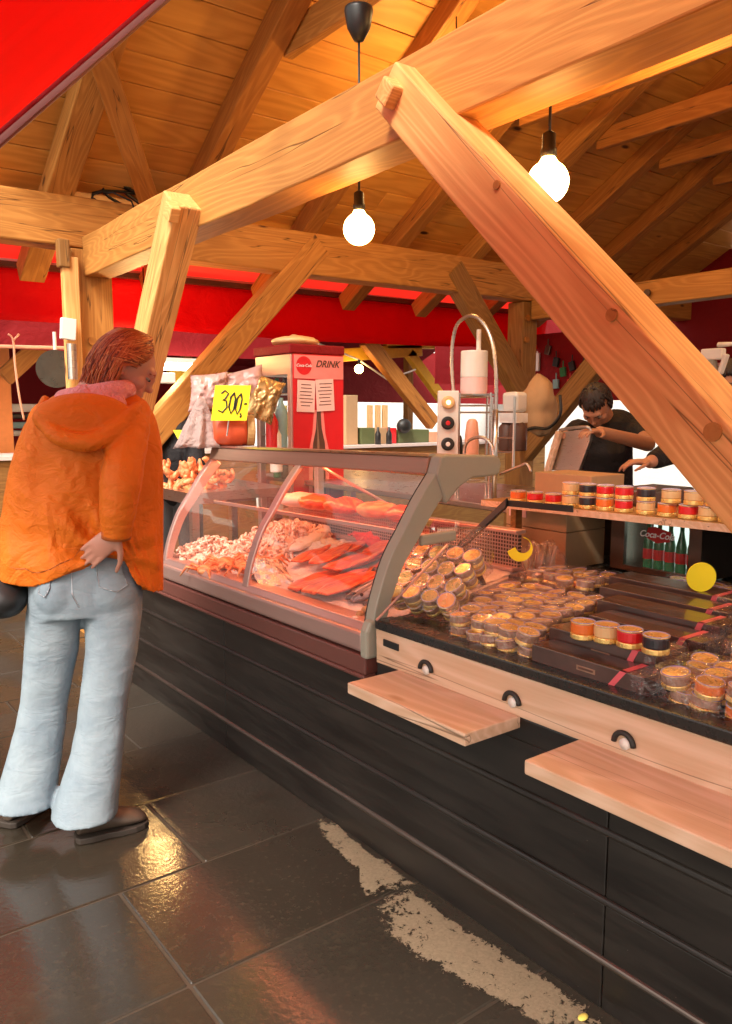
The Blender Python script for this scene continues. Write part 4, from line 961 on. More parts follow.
# red drinks fridge
def fridge():
    X0, Y0_ = 2.66, 4.40; zt = on(292, 353, 'X', X0).z
    e = on(291, 400, 'X', X0); Y0_ = e.y; X1 = on(343, 400, 'Y', Y0_).x; Y1 = on(256, 400, 'X', X0).y
    root = thing('drinks_fridge', 'tall red drinks fridge with a glass side and taped paper notes', 'fridge', ((X0+X1)/2, (Y0_+Y1)/2, tz(Y0_)))
    zb = tz(Y0_)
    g = G()
    for (xa, ya) in ((X0, Y0_), (X0, Y1-.045), (X1-.045, Y0_), (X1-.045, Y1-.045)): g.bb((xa, ya, zb), (xa+.045, ya+.045, zt-.09))
    g.bb((X0, Y0_, zt-.13), (X1, Y1, zt-.002)); g.bb((X0, Y0_, zb), (X1, Y1, zb+.4)); g.build('frame', 'aluminium', root, bevel=.004)
    g = G(); g.bb((X0-.01, Y0_-.01, zt), (X1+.01, Y1+.01, zt+.06)); g.build('top_cap', 'tent_maroon', root, bevel=.01)
    g = G(); g.bb((X0+.012, Y0_-.006, zb+.05), (X1, Y0_-.001, zt-.002)); g.build('front_panel', 'paint_red', root, bevel=.002)
    simple('panel_pink', (.80, .24, .22), .4); zp = on(318, 379, 'Y', Y0_).z
    g = G(); g.bb((X0+.02, Y0_-.010, zp), (X1-.004, Y0_-.0062, zt-.008)); pp = g.build('header_panel', 'panel_pink', root); sub(pp)
    c = on(304, 365.5, 'Y', Y0_-.011); g = G(); g.cyl(c, c+V((0, .001, 0)), .058, n=28); g.build('round_logo', 'paint_red', pp)
    text('Coca-Cola', 'lettering', .027, 'ink_white', pp, c+V((0, -.0014, 0)), (1, 0, 0), (0, 0, 1), shear=.3)
    c = on(328, 364.5, 'Y', Y0_-.011); text('DRINK', 'lettering', .060, 'ink_brown', pp, c+V((-.005, -.0004, 0)), (1, 0, 0), (0, 0, 1), shear=.35, weight=.0012)
    for (x0, y0, x1, y1), r in (((297, 380, 315, 412), .04), ((316, 379, 334, 411), -.05)):
        a, b = on(x0, y0, 'Y', Y0_-.012), on(x1, y1, 'Y', Y0_-.012); c = (a+b)/2; w_, h_ = abs(b.x-a.x), abs(a.z-b.z)
        g = G(); g.box(c, (w_, .0015, h_), (0, r, 0)); nt_ = g.build('paper_note', 'paper_pink', root); sub(nt_)
        g = G()
        for k in range(7): g.box(c+V((random.uniform(-.01, .005), -.0012, h_*(.36-.11*k))), (w_*random.uniform(.5, .8), .0006, .005), (0, r, 0))
        g.build('handwriting', 'ink_brown', nt_)
    # printed bottle
    c = on(319, 452, 'Y', Y0_-.0063); g = G(); g.prism([(x, z) for x, z in ((.035, .27), (.05, .12), (.075, .02), (.08, -.3), (-.08, -.3), (-.075, .02), (-.05, .12), (-.035, .27))], .0004, c, (1, 0, 0), (0, 0, 1)); g.build('print_halo', 'panel_pink', root)
    c = on(319, 452, 'Y', Y0_-.0065); g = G(); k = 1.0
    prof = [(.015, .27), (.018, .2), (.022, .15), (.045, .06), (.05, 0), (.043, -.06), (.05, -.16), (.05, -.3)]
    g.prism([(x*k, z) for x, z in prof]+[(-x*k, z) for x, z in prof[::-1]], .0008, c+V((0, -.0005, 0)), (1, 0, 0), (0, 0, 1)); bp = g.build('printed_bottle', 'ink_brown', root); sub(bp)
    g = G(); g.prism([(.0, .22), (.006, .15), (.014, .06), (.016, -.25), (.004, -.25), (-.002, .06)], .0006, c+V((-.012, -.0018, 0)), (1, 0, 0), (0, 0, 1)); g.build('highlight', 'jar_tan', bp)
    g = G(); g.bb((X0+.004, Y0_+.045, zb+.4), (X0+.008, Y1-.045, zt-.13)); g.build('glass_side', 'glass_clear', root)
    for z in (1.28, 1.55):
        g = G(); g.bb((X0+.02, Y0_+.02, z), (X1-.02, Y1-.02, z+.008)); sh = g.build('shelf', 'steel', root)
    mats = ['ink_white', 'jar_black', 'green_glass', 'paint_red', 'lemon', 'fish_silver']; k = 0
    for z in (1.0, 1.288, 1.558):
        for i in range(3):
            for j in range(3):
                h = .19 if z < 1.5 else .1
                g = G(); g.lathe([(.03, 0), (.033, .01), (.033, h*.6), (.013, h*.8), (.013, h)], (X0+.07+.1*i, Y0_+.09+.1*j, z+.001), 12)
                o = g.build('bottle', mats[k % 6], smooth=True); k += 1
                tag(o, 'small drink bottle standing inside the red fridge', 'bottle', 'bottles in the red fridge')
    # rolled bag on the top
    g = G(); c = V(((X0+X1)/2-.02, (Y0_+Y1)/2, zt+.09)); g.ball(c, ((X1-X0)*.42, .14, .04), n=12)
    for v in g.b.verts: v.co += (v.co-c).normalized()*.02*mn.noise(v.co*18)
    tag(g.build('plastic_bag', 'jar_cream', smooth=True), 'crumpled pale bag lying on top of the red drinks fridge', 'bag')
fridge()
# keg jar, price sign and plastic bags on the far end of the case
c = on(236, 434, 'Y', 3.60); zt = 1.2985+tz(3.6)
root = thing('keg_jar', 'orange plastic keg jar with a tan lid lying on the display case', 'jar', (c.x, 3.6, zt))
r_ = .075; ax = V((.93, -.36, 0)).normalized(); c = V((c.x, c.y, zt+r_+.002))
a, b = on(213, 436, 'Y', 3.62), on(246, 436, 'Y', 3.56); a.z = b.z = zt+r_
g = G(); d = (b-a).normalized(); L = (b-a).length
g.tube([a, a+d*.012, a+d*.02, a+d*L*.85, a+d*L*.9, b], [.055, .07, r_, r_, r_*.92, r_*.92], 24); g.build('body', 'sponge_red', root, smooth=True)
g = G(); g.tube([b+d*.002, b+d*.006, b+d*.035, b+d*.04], [r_*.98, r_*1.02, r_*1.02, r_*.93], 24); g.build('lid', 'wood_lid', root, smooth=False, bevel=.003)
p = on(231, 403, 'Y', 3.50); rx = Euler((0, R(9), 0)).to_matrix()
root = thing('price_sign', 'bright yellow price sign with 300 written by hand, above the orange keg', 'price sign', p)
g = G(); ex, ez = V((.93, -.36, 0)).normalized(), V((.16, 0, 1)).normalized(); g.prism([(-.085, -.085), (.085, -.085), (.085, .085), (-.085, .085)], .003, p, ex, ez); pl = g.build('card', 'sign_yellow', root); sub(pl)
def pen(pts, r=.0042):
    n = ex.cross(ez).normalized(); g = G(); q = [p+ex*x+ez*z-n*.0 + V((-.003, -.006, 0)) for x, z in pts]
    return g, q
strokes = [[(-.052, .045), (-.035, .06), (-.018, .045), (-.03, .02), (-.042, .015), (-.024, .01), (-.018, -.02), (-.036, -.045), (-.058, -.035)],
           [(.012, .05), (-.004, .03), (-.008, -.02), (.004, -.05), (.016, -.03), (.018, .02), (.010, .05)],
           [(.044, .045), (.028, .025), (.024, -.025), (.034, -.055), (.046, -.03), (.05, .02), (.042, .046)],
           [(.05, -.05), (.056, -.062), (.05, -.07)], [(.062, -.005), (.076, -.003)]]
nrm = ex.cross(ez).normalized()
g = G()
for s_ in strokes: g.tube([p+ex*x+ez*z-nrm*.0008 for x, z in s_], .0042, 6)
for s_ in strokes: g.tube([p+ex*x+ez*z+nrm*.0038 for x, z in s_], .0042, 6)
g.build('handwriting', 'ink_black', pl)
g = G(); g.cyl(p-ez*.08-nrm*.004, p-ez*.16-nrm*.004, .004, n=8); g.build('stick', 'steel', root)
def crumple(name, label, c, r, mat, seed, cat='bag', amp=.25, grp=None):
    g = G(); g.ball((0, 0, 0), r, n=16)
    for v in g.b.verts:
        q = v.co.copy(); v.co += q.normalized()*(amp*min(r)*(mn.noise(q*9+V((seed, 0, 0)))+.5*mn.noise(q*24+V((0, seed, 0)))+.3*abs(mn.noise(q*50))))
        v.co += V(c)
    return tag(g.build(name, mat, smooth=True), label, cat, grp)
def pillow(name, label, c, w_, h_, t_, mat, ax, az, seed, cat='bag'):
    ax = V(ax).normalized(); az = V(az).normalized(); nn = ax.cross(az); g = G(); n = 22
    for sg in (1, -1):
        rows = []
        for i in range(n+1):
            row = []
            for j in range(n+1):
                u, v = 2*i/n-1, 2*j/n-1; k = (1-u**4)*(1-abs(v)**3)
                e = .10*(1-abs(u))*v*v*0; q = V((u*3, v*3, seed))
                d = t_*k**.7+sg*0+(.018*mn.noise(q*1.3)+.012*abs(mn.noise(q*3.2))+.006*mn.noise(q*7))*(.3+k)
                row.append(g.b.verts.new(V(c)+ax*(u*w_/2*(1-.10*(1-v*v))+.006*mn.noise(q*4))+az*(v*h_/2*(1-.06*(1-u*u)))+nn*(sg*d+.004*math.sin(u*26)*(abs(v) > .85))))
            rows.append(row)
        for a, b in zip(rows, rows[1:]):
            for j in range(n): g.face([a[j], a[j+1], b[j+1], b[j]])
    bmesh.ops.remove_doubles(g.b, verts=g.b.verts[:], dist=.0015)
    return tag(g.build(name, mat, smooth=True), label, cat)
p = on(199, 447, 'Y', 3.66); g = G(); rs = []
for k in range(13):
    t = k/12; r_ = .018+.085*t**.8; z = .235*(1-t)
    rs.append([p+V((r_*(1+.28*math.sin(7*a+2*t)*t+.12*mn.noise(V((a*2, t*3, 1))))*math.cos(a)+.02*(1-t), .8*r_*(1+.25*math.sin(7*a+1+2*t)*t)*math.sin(a), z+.01*mn.noise(V((a, t*4, 7))))) for a in [2*PI*j/56 for j in range(56)]])
g.rings(rs); tag(g.build('cloth', 'cloth_white', smooth=True), 'pale pleated cloth standing at the far end of the display case', 'cloth')
simple('snack_gold', (.42, .26, .10), .28, .5, scale=14, var=.5, bump=.4, bd=.01)
simple('bag_pinkish', (.52, .32, .29), .25, scale=12, var=.3, bump=.6, bd=.02)
p = on(243, 390, 'Y', 3.95); pillow('plastic_bag', 'pinkish crinkled plastic bag behind the yellow price sign', p, .26, .22, .05, 'bag_pinkish', (.9, -.4, .25), (-.2, 0, 1), 8)
p = on(264, 399, 'Y', 3.88); pillow('plastic_bag', 'gold-brown snack bag leaning behind the keg lid', p, .17, .25, .04, 'snack_gold', (.9, -.4, -.35), (.42, 0, 1), 12)
p = on(208, 392, 'Y', 3.98); pillow('plastic_bag', 'white plastic bag tied up behind the sloping brace', p, .2, .2, .05, 'bag_pinkish', (.9, -.4, .1), (.1, 0, 1), 15)
for i, (x, y) in enumerate(((272, 425), (281, 415), (276, 438))):
    p = on(x, y, 'Y', 4.1); g = G(); g.lathe([(.035, -.2), (.037, -.19), (.037, .02), (.014, .07), (.014, .10)], p, 14)
    tag(g.build('bottle', ('paint_red', 'blueish', 'ink_white')[i], smooth=True), ('red sauce bottle beside the fridge side', 'pale blue bottle beside the fridge side', 'white bottle beside the fridge side')[i], 'bottle')
# three-lamp dispenser plate, canister on a rack, spray hose
DX = 2.78
def at(x, y, X=DX): return on(x, y, 'X', X)
a, b = at(436, 391), at(461, 456); root = thing('button_panel', 'pale upright panel with three round knobs, green, red and black', 'panel', ((a+b)/2)[:2]+(1.0,))
g = G(); ex = V((0.80, -.6, 0)); n = V((-.6, -.8, 0)); c = (a+b)/2; hw = (at(461, 420)-at(436, 420)).dot(ex)/2*.95
W_ = 25*2.98/800*1.12
g.prism([(-W_/2, b.z-c.z-.04), (W_/2, b.z-c.z-.04), (W_/2, a.z-c.z), (-W_/2, a.z-c.z)], .05, c-n*.05, ex, (0, 0, 1)); pl = g.build('plate', 'plastic_white', root, bevel=.004); sub(pl)
for (x, y), m, m2 in (((448, 402.5), 'jar_cream', 'led_green'), ((447.5, 423), 'plastic_black', 'paint_red'), ((447.5, 444), 'plastic_black', 'ink_white')):
    q = on(x, y, 'X', DX); q = c+ex*((q-c).dot(ex))+V((0, 0, q.z-c.z))+n*.0
    g = G(); g.tube([q+n*.001, q+n*.018, q+n*.024], [.034, .033, .026], 24); k = g.build('knob', m, root, smooth=False, bevel=.002); sub(k)
    g = G(); g.tube([q+n*.0241, q+n*.027], [.012, .009], 16); g.build('knob_cap', m2, k)
X2 = 2.95; q = on(474, 374, 'X', X2); zt_, zb_ = on(474, 351, 'X', X2).z, on(474, 391, 'X', X2).z; r_ = 13.4/800*((q-O).dot(FW))
root = thing('canister', 'white cylinder canister with a pink band on a wire rack', 'canister', (q.x, q.y, 1.0))
zm = zb_+(zt_-zb_)*.34
g = G(); g.lathe([(r_*.98, zm), (r_, zm+.004), (r_, zt_-.006), (r_*.96, zt_), (r_*.3, zt_+.002)], (q.x, q.y, 0), 32); g.build('drum', 'plastic_white', root)
g = G(); g.lathe([(r_*.92, zb_-.02), (r_*1.0, zb_), (r_*1.0, zm-.001)], (q.x, q.y, 0), 32); g.build('band', 'paper_pink', root)
g = G(); c_ = on(473, 335, 'X', X2); g.cyl((q.x+.03, q.y, zt_), (q.x+.03, q.y, zt_+.11), .012); g.build('nozzle', 'plastic_white', root)
rk = V((q.x, q.y, 0))
g = G()
for sx in (-.08, .08):
    for sy in (-.06, .06): g.cyl(rk+ex*sx+n*sy+V((0, 0, 1.0)), rk+ex*sx+n*sy+V((0, 0, zb_-.01)), .006, n=8)
for z in (1.08, 1.2, zb_-.03, zb_-.075, zb_-.11):
    for sy in (-.06, .06): g.cyl(rk-ex*.08+n*sy+V((0, 0, z)), rk+ex*.08+n*sy+V((0, 0, z)), .005, n=8)
g.box(rk+V((0, 0, zb_-.02)), (.16, .16, .01)); g.build('rack', 'steel', root)
q = on(472, 432, 'X', 2.86); g = G(); g.lathe([(.034, -.16), (.036, -.15), (.036, -.02), (.028, .05), (.016, .065), (.004, .067)], q, 18)
simple('bottle_pink', (.72, .33, .2), .35); tag(g.build('soap_bottle', 'bottle_pink', smooth=True), 'salmon-pink tapering bottle below the white canister', 'bottle')
X3 = 2.88; pts = [(459, 438), (453, 385), (452, 350), (456, 327), (466, 317), (476, 317), (486, 327), (493, 345), (496, 372), (496, 410), (495, 450)]
P_ = [on(x, y, 'X', X3) for x, y in pts]
def spline(P, n=6):
    out = []
    for i in range(len(P)-1):
        p0, p1, p2, p3 = P[max(i-1, 0)], P[i], P[i+1], P[min(i+2, len(P)-1)]
        for k in range(n):
            u = k/n; out.append(.5*((2*p1)+(p2-p0)*u+(2*p0-5*p1+4*p2-p3)*u*u+(3*p1-p0-3*p2+p3)*u**3))
    return out+[P[-1]]
root = thing('spray_tap', 'tall pre-rinse spray tap with a looping steel hose', 'tap', (P_[-1].x, P_[-1].y, 1.0))
S = spline(P_, 10); g = G(); rs = [.0085+(.0016 if k % 2 else 0) for k in range(len(S))]; g.tube(S, rs, 10); g.build('hose', 'steel', root, smooth=True)
g = G(); g.cyl(V((P_[-1].x, P_[-1].y, 1.0)), P_[-1]+V((0, 0, .2)), .013); g.build('riser', 'steel', root, smooth=True)
g = G(); g.chain([P_[0], P_[0]+V((0, 0, -.08))], [.016, .02]); g.build('spray_head', 'plastic_black', root, smooth=True)
C_ = [on(x, y, 'X', 2.7) for x, y in ((464, 456), (466, 444), (474, 438), (484, 438), (492, 446), (494, 460))]
g = G(); g.tube(spline(C_, 5), .008, 8); tag(g.build('mixer_tap', 'steel', smooth=True), 'low curved steel tap spout in front of the rack', 'tap')
# bottle shelf, wall items around the far right post
def X5(x, y, X=3.5): return on(x, y, 'X', X)
a, b = X5(490, 392), X5(514, 460); root = thing('wire_rack', 'wire rack with white box and brown jars by the far post', 'rack', (a.x, a.y, 1.0))
g = G()
for p in (X5(491, 470), X5(513, 470)): g.cyl(p, V((p.x, p.y, a.z-.03)), .008, n=8)
for y in (412, 438, 452):
    g.cyl(X5(491, y), X5(513, y), .006, n=8)
g.build('frame', 'steel', root)
p = X5(503, 402); g = G(); g.box(p+V((.1, 0, 0)), (.1, .12, .12)); tag(g.build('box', 'plastic_white', bevel=.02), 'white rounded box at the top of the wire rack', 'box')
p = X5(502, 418); g = G(); g.box(p+V((.1, 0, 0)), (.1, .14, .06)); tag(g.build('box', 'ink_white', bevel=.004), 'flat white carton in the middle of the wire rack', 'box')
for i, x in enumerate((496, 506)):
    p = X5(x, 436); g = G(); g.lathe([(.05, -.09), (.055, -.08), (.055, .05), (.04, .07), (.035, .08)], p+V((.1, 0, 0)), 16); tag(g.build('jar', 'ink_brown', smooth=True), ('brown jar on the wire rack, nearer the hose', 'brown jar on the wire rack, nearer the post')[i], 'jar')
p = on(540, 405, 'X', 4.6); crumple('cloth', 'tan cloth bag hanging by the far right post', p, (.12, .12, .22), 'cardboard', 21, 'cloth')
g = G(); g.tube(spline([on(x, y, 'X', 4.5) for x, y in ((515, 450), (518, 436), (532, 428), (548, 428), (560, 415), (560, 395))], 5), .012, 6); tag(g.build('cable', 'plastic_black', smooth=True), 'black cable looping below the far right post', 'cable')
# utensil board
root = thing('utensil_board', 'dark board hung with small kitchen tools beyond the far post', 'rack', on(565, 350, 'X', 7.0))
a, b = on(533, 335, 'X', 7.0), on(640, 400, 'X', 7.0)
g = G(); g.bb((7.0, b.y, b.z), (7.06, a.y, a.z)); g.build('board', 'tent_maroon', root)
for i, (x, y, m) in enumerate(((537, 362, 'ink_white'), (548, 350, 'steel_dark'), (556, 362, 'plastic_black'), (563, 372, 'green_glass'), (572, 366, 'plastic_black'), (580, 375, 'steel_dark'), (556, 384, 'blueish'), (570, 384, 'paint_red'), (586, 362, 'plastic_black'))):
    p = on(x, y, 'X', 6.97); g = G(); g.box(p, (.03, .07, .2 if i == 0 else .1), (random.uniform(-.3, .3) if i else 0, 0, 0)); g.cyl(p, p+V((0, 0, .12)), .008, n=6); g.build('utensil', m, root, bevel=.005)
# things on top of the case right end / behind the jar shelf
zc_ = on(586, 476, 'X', 2.67).z
r = carton(2.78, on(586, 480, 'X', 2.7).y+.1, 1.072, .22, .30, zc_-1.072, 'open pale carton behind the jars on the wooden shelf', tape=False)
g = G(); g.bb((2.72, on(655, 485, 'X', 2.72).y, 1.072), (3.0, on(612, 485, 'X', 2.72).y, 1.14)); tag(g.build('steel_tub', 'steel_dark', bevel=.01), 'dull steel tub behind the right end of the jar shelf', 'tub')
g = G(); g.bb((2.68, .6, 1.048), (3.09, 2.5, 1.070)); tag(g.build('back_shelf', 'timber_far'), 'wooden back ledge under the cartons behind the jars', 'shelf')
# spray bottle and slicer seen over the big brace
q = on(712, 376, 'X', 3.4); root = thing('spray_bottle', 'olive spray bottle with white trigger over the big brace', 'bottle', (q.x, q.y, 1.2))
g = G(); g.lathe([(.045, -.22), (.048, -.2), (.048, -.02), (.02, .05), (.018, .07)], q, 18); g.build('body', 'plastic_olive', root, smooth=True)
g = G(); g.box(q+V((0, 0, .095)), (.04, .10, .05)); g.box(q+V((-.0, -.05, .05)), (.03, .02, .09), (.3, 0, 0)); g.build('trigger_head', 'plastic_white', root, bevel=.006)
q2 = on(722, 356+3, 'X', 3.3); g = G(); g.tube([q2+V((0, .02, .06)), q2+V((0, -.06, .06)), q2+V((0, -.07, -.04))], .012, 8); g.build('hook', 'plastic_white', root, smooth=True)
# pale scoop tray leaning by the worker
a = [on(x, y, 'X', 3.3) for x, y in ((548, 470), (562, 432), (592, 428), (590, 440), (578, 472))]
root = thing('steel_tray', 'tilted steel tray with a pale wooden edge held by the worker', 'tray', a[0])
g = G(); vs = [g.b.verts.new(p) for p in a]; f = g.face(vs); r = bmesh.ops.extrude_face_region(g.b, geom=[f]); bmesh.ops.translate(g.b, vec=V((.02, .0, .0)), verts=[v for v in r['geom'] if isinstance(v, bmesh.types.BMVert)]); g.build('tray', 'steel', root)
g = G(); g.tube([a[0]+V((-.02, 0, -.05)), a[1]+V((-.02, 0, .0))], .02, 8); g.build('edge', 'timber_pale', root)
g = G(); g.tube(spline([a[1]+V((-.02, 0, .01)), a[1].lerp(a[2], .5)+V((-.02, 0, .012)), a[2]+V((-.02, 0, 0)), a[3]], 4), .008, 8); g.build('rim', 'steel', root)
g = G(); g.tube(spline([on(x, y, 'X', 2.66) for x, y in ((500, 474), (520, 466), (527, 464), (531, 472))], 4), .006, 6); tag(g.build('wire_hook', 'steel', smooth=True), 'bent steel wire hook above the left end of the jar shelf', 'hook')
# ------------------------------------------------------------------ neighbouring stalls
NS = thing('neighbouring_stall', 'neighbouring market stall with dark red canopy and yellow timbers', 'stall', (4, 9, 0))
def quad(pts, name, mat, par, t=.01):
    g = G(); a = [V(p) for p in pts]; n = (a[1]-a[0]).cross(a[2]-a[0]).normalized(); g.rings([a, [p+n*t for p in a]]); return g.build(name, mat, par)
quad([(-4, 7.6, 2.35), (9.5, 7.6, 2.35), (9.5, 9.6, 2.95), (-4, 9.6, 2.95)], 'canopy', 'tent_maroon', NS)
quad([(-4, 11.6, 2.1), (9.5, 11.6, 2.1), (9.5, 9.6, 2.95), (-4, 9.6, 2.95)], 'canopy', 'tent_maroon', NS)
quad([(-4, 7.55, 1.98), (4.4, 7.55, 1.98), (4.4, 7.55, 2.36), (-4, 7.55, 2.36)], 'canopy_front', 'tent_maroon', NS)
YN = 8.2
beam('yellow_beam', on(168, 377, 'Y', YN), on(262, 380, 'Y', YN)+V((.0, 0, 0)), .1, .14, 'paint_yellow', NS)
beam('yellow_beam', on(330, 356, 'Y', YN), on(420, 350, 'Y', YN), .1, .16, 'paint_yellow', NS)
beam('yellow_beam', on(385, 345, 'Y', YN), on(436, 345, 'Y', YN), .1, .1, 'paint_yellow', NS)
beam('yellow_brace', on(408, 352, 'Y', YN), on(450, 410, 'Y', YN), .1, .13, 'paint_yellow', NS)
beam('brown_brace', on(366, 340, 'Y', 7.9), on(433, 424, 'Y', 7.9), .12, .18, 'timber_dark', NS)
beam('brown_brace', on(40, 345, 'Y', 7.9), on(4, 378, 'Y', 7.9), .1, .16, 'timber_dark', NS)
beam('cross_rail', on(-20, 346, 'Y', 7.4), on(66, 348, 'Y', 7.4), .04, .03, 'bottle_pink', NS)
for x in (188, 408):
    p = on(x, 420, 'Y', YN+.3); beam('post', (p.x, p.y, -.1), (p.x, p.y, 2.6), .1, .1, 'timber_far', NS, up=(0, 1, 0))
g = G(); a, b = on(162, 366, 'Y', 7.3), on(218, 366, 'Y', 7.3); root = thing('strip_light', 'bright strip light glowing under the neighbouring canopy', 'lamp', a)
g.bb((a.x, 7.3, a.z-.035), (b.x, 7.34, a.z+.035)); g.build('tube', 'tube_white', root); g = G(); g.bb((a.x-.05, 7.28, a.z+.036), (b.x+.05, 7.38, a.z+.08)); g.build('housing', 'plastic_white', root)
p = on(166, 378, 'Y', 7.2); g = G(); g.box(p, (.16, .08, .1)); g.build('junction_box', 'ink_white', root, bevel=.01)
quad([(-4, 11.5, -.2), (6.3, 11.5, -.2), (6.3, 11.5, 2.4), (-4, 11.5, 2.4)], 'back_wall', 'tent_maroon', NS, .03)
quad([(6.3, 11.4, 1.60), (12.5, 11.4, 1.56), (12.5, 11.4, 2.5), (6.3, 11.4, 2.5)], 'back_drape', 'tent_maroon', NS, .03)
# far counter with boxes, and daylight beyond
FC = thing('far_counter', 'long far counter of the neighbouring stall', 'counter', (5, 7.7, 0)); a = on(345, 449, 'Y', 7.4); b = on(440, 449, 'Y', 7.4)
g = G(); g.bb((.4, 7.4, -.1), (8.6, 8.0, 1.02)); g.build('body', 'timber_far', FC); g = G(); g.bb((.35, 7.36, 1.02), (8.65, 8.04, 1.05)); g.build('top', 'tray_white', FC)
items = [(352, 395, 450, 12, 'cardboard', 'tall tan carton beside the red fridge on the far counter'), (368, 428, 450, 14, 'green_box', 'dark green crate on the far counter'), (381, 428, 450, 13, 'cardboard', 'brown paper box between the green crate and the red box'), (392, 428, 448, 9, 'paint_red', 'bright red box on the far counter'), (414, 430, 448, 30, 'green_box', 'wide olive crate on the far counter'), (434, 432, 448, 9, 'bottle_pink', 'orange-pink box at the right end of the far counter')]
for x, y0, y1, w_, m, lb in items:
    Yb = 7.55; a, b = on(x-w_/2, y0, 'Y', Yb), on(x+w_/2, y1, 'Y', Yb); g = G(); g.bb((a.x, Yb, 1.051), (b.x, Yb+.25, a.z)); o = g.build('box', m, bevel=.006); tag(o, lb, 'box')
for i, x in enumerate((371, 379, 386)):
    a = on(x, 405, 'Y', 7.9); g = G(); g.bb((a.x-.03, 7.9, 1.051), (a.x+.03, 7.95, a.z)); o = g.build('tall_carton', 'jar_cream'); tag(o, 'tall narrow cream carton standing on the far counter', 'carton', 'tall cream cartons')
for i, x in enumerate((378, 389)):
    a = on(x, 424, 'Y', 7.45); g = G(); g.lathe([(.035, 0), (.035, .12), (.015, .16), (.015, .2)], (a.x, 7.45, 1.051), 12); o = g.build('bottle', 'plastic_black', smooth=True); tag(o, 'small black bottle on the far counter', 'bottle', 'black bottles on the far counter')
p = on(404, 426, 'Y', 7.5); g = G(); g.ball(p, (.10, .08, .09), n=8); tag(g.build('black_bag', 'leather_black', smooth=True), 'round black bag on the far counter', 'bag')
# east side: maroon tent wall
TW = thing('tent_wall', 'dark maroon tent wall closing the far right side of the pavilion', 'tent', (8.5, 3, 0))
quad([(8.6, -3, 1.62), (8.6, 5.9, 1.62), (8.6, 5.9, 3.2), (8.6, -3, 3.2)], 'wall', 'tent_maroon', TW)
quad([(8.62, -3, -.1), (8.62, 2.2, -.1), (8.62, 2.2, 1.62), (8.62, -3, 1.62)], 'lower_wall', 'tent_maroon', TW)
quad([(6.2, 7.0, 1.75), (9.4, 7.0, 1.75), (9.4, 7.0, 2.6), (6.2, 7.0, 2.6)], 'side_flap', 'tent_maroon', TW)
a, b = on(690, 366, 'X', 8.5), on(712, 366, 'X', 8.5); g = G(); g.bb((8.5, b.y-.4, a.z-.02), (8.53, a.y+.3, a.z+.02)); g.build('rail', 'paper_pink', TW)
# daylit pale facades across the street
for i, (x0, x1, y, h) in enumerate(((-14, 2, 30, 9), (3, 16, 33, 11), (17, 40, 30, 8))):
    root = thing('town_house', ('pale town house far beyond the stalls on the left', 'pale gabled town house far beyond the fridge', 'wide pale house far beyond the far right post')[i], 'house', (x0, y, -.6), 'houses across the street')
    g = G(); g.prism([(x0, -.6), (x1, -.6), (x1, h), ((x0+x1)/2, h+4), (x0, h)], 6, (0, y+6, 0), (1, 0, 0), (0, 0, 1)); g.build('wall', 'white_far', root)
    for k in range(int((x1-x0)/2.4)):
        for z in (1.2, 4.2, 7.):
            if z < h-1: g = G(); g.bb((x0+1+k*2.4, y-.05, z), (x0+2.1+k*2.4, y+.02, z+1.6)); g.build('window', 'steel_dark', root)
g = G(); g.bb((12, -8, -.6), (13, 24, 7)); tag(g.build('side_house', 'white_far'), 'long pale building beyond the right-hand tents', 'house')
# left edge post, pan, rope, white box on the post, far stall display
p = on(-3, 420, 'Y', 8.4); root = thing('orange_post', 'orange painted post at the left edge of the picture', 'post', (p.x, p.y, tz(8.4)))
simple('paint_orange', (.74, .24, .06), .5); beam('shaft', (p.x-.02, p.y, tz(8.4)), (p.x-.02, p.y, 2.6), .27, .27, 'paint_orange', root, up=(0, 1, 0), bevel=.01); g = G(); g.bb((p.x-.17, p.y-.15, tz(8.4)), (p.x+.13, p.y+.15, tz(8.4)+.08)); g.build('foot', 'steel_dark', root)
root = thing('hanging_pan', 'round dark pan hanging from the rail left of the post', 'pan', on(56, 372, 'Y', 6.9)); c = on(56, 369, 'Y', 6.9)
g = G(); n = V((-.3, -.95, 0)).normalized(); g.tube([c, c+n*.02, c+n*.03, c+n*.028, c+n*.006], [.13, .15, .155, .147, .12], 28); g.build('dish', 'bark_pan', root, smooth=False)
g = G(); g.tube([c+V((0, 0, .15)), c+V((0, 0, .30))], .014, 8); g.build('handle', 'plastic_white', root)
g = G(); g.tube(spline([on(x, y, 'Y', 5.9) for x, y in ((8, 334), (13, 340), (15, 365), (19, 395), (24, 420))], 5), .007, 6); g.tube([on(13, 341, 'Y', 5.9), on(19, 334, 'Y', 5.9)], .007, 6); tag(g.build('rope', 'bottle_pink', smooth=True), 'pinkish rope dangling below the valance near the left edge', 'rope')
p = on(68, 329, 'Y', 5.18); root = thing('wall_box', 'white paper packet fixed to the left timber post', 'box', p); g = G(); g.box(p, (.09, .04, .13), (0, .08, 0)); g.build('packet', 'paper', root, bevel=.004)
p = on(72, 360, 'Y', 5.18); g = G(); g.cyl(p+V((0, 0, .1)), p-V((0, 0, .12)), .03, n=14); g.build('holder', 'steel', root)
for i, (x, y, w_, h_, m) in enumerate(((22, 408, 34, 8, 'white_far'), (20, 416, 30, 5, 'plastic_black'), (24, 425, 34, 6, 'blueish'), (22, 433, 34, 5, 'white_far'))):
    p = on(x, y, 'Y', 9.); k = (p-O).dot(FW)/800; g = G(); g.box(p, (w_*k*1.2, .3, h_*k)); tag(g.build('display_tray', m, bevel=.01), ('white tray in the far stall left of the customer, highest of the stack', 'black tray in the far stall left of the customer', 'blue-green tray in the far stall left of the customer', 'white tray in the far stall left of the customer, lowest of the stack')[i], 'tray', 'trays in the far stall')
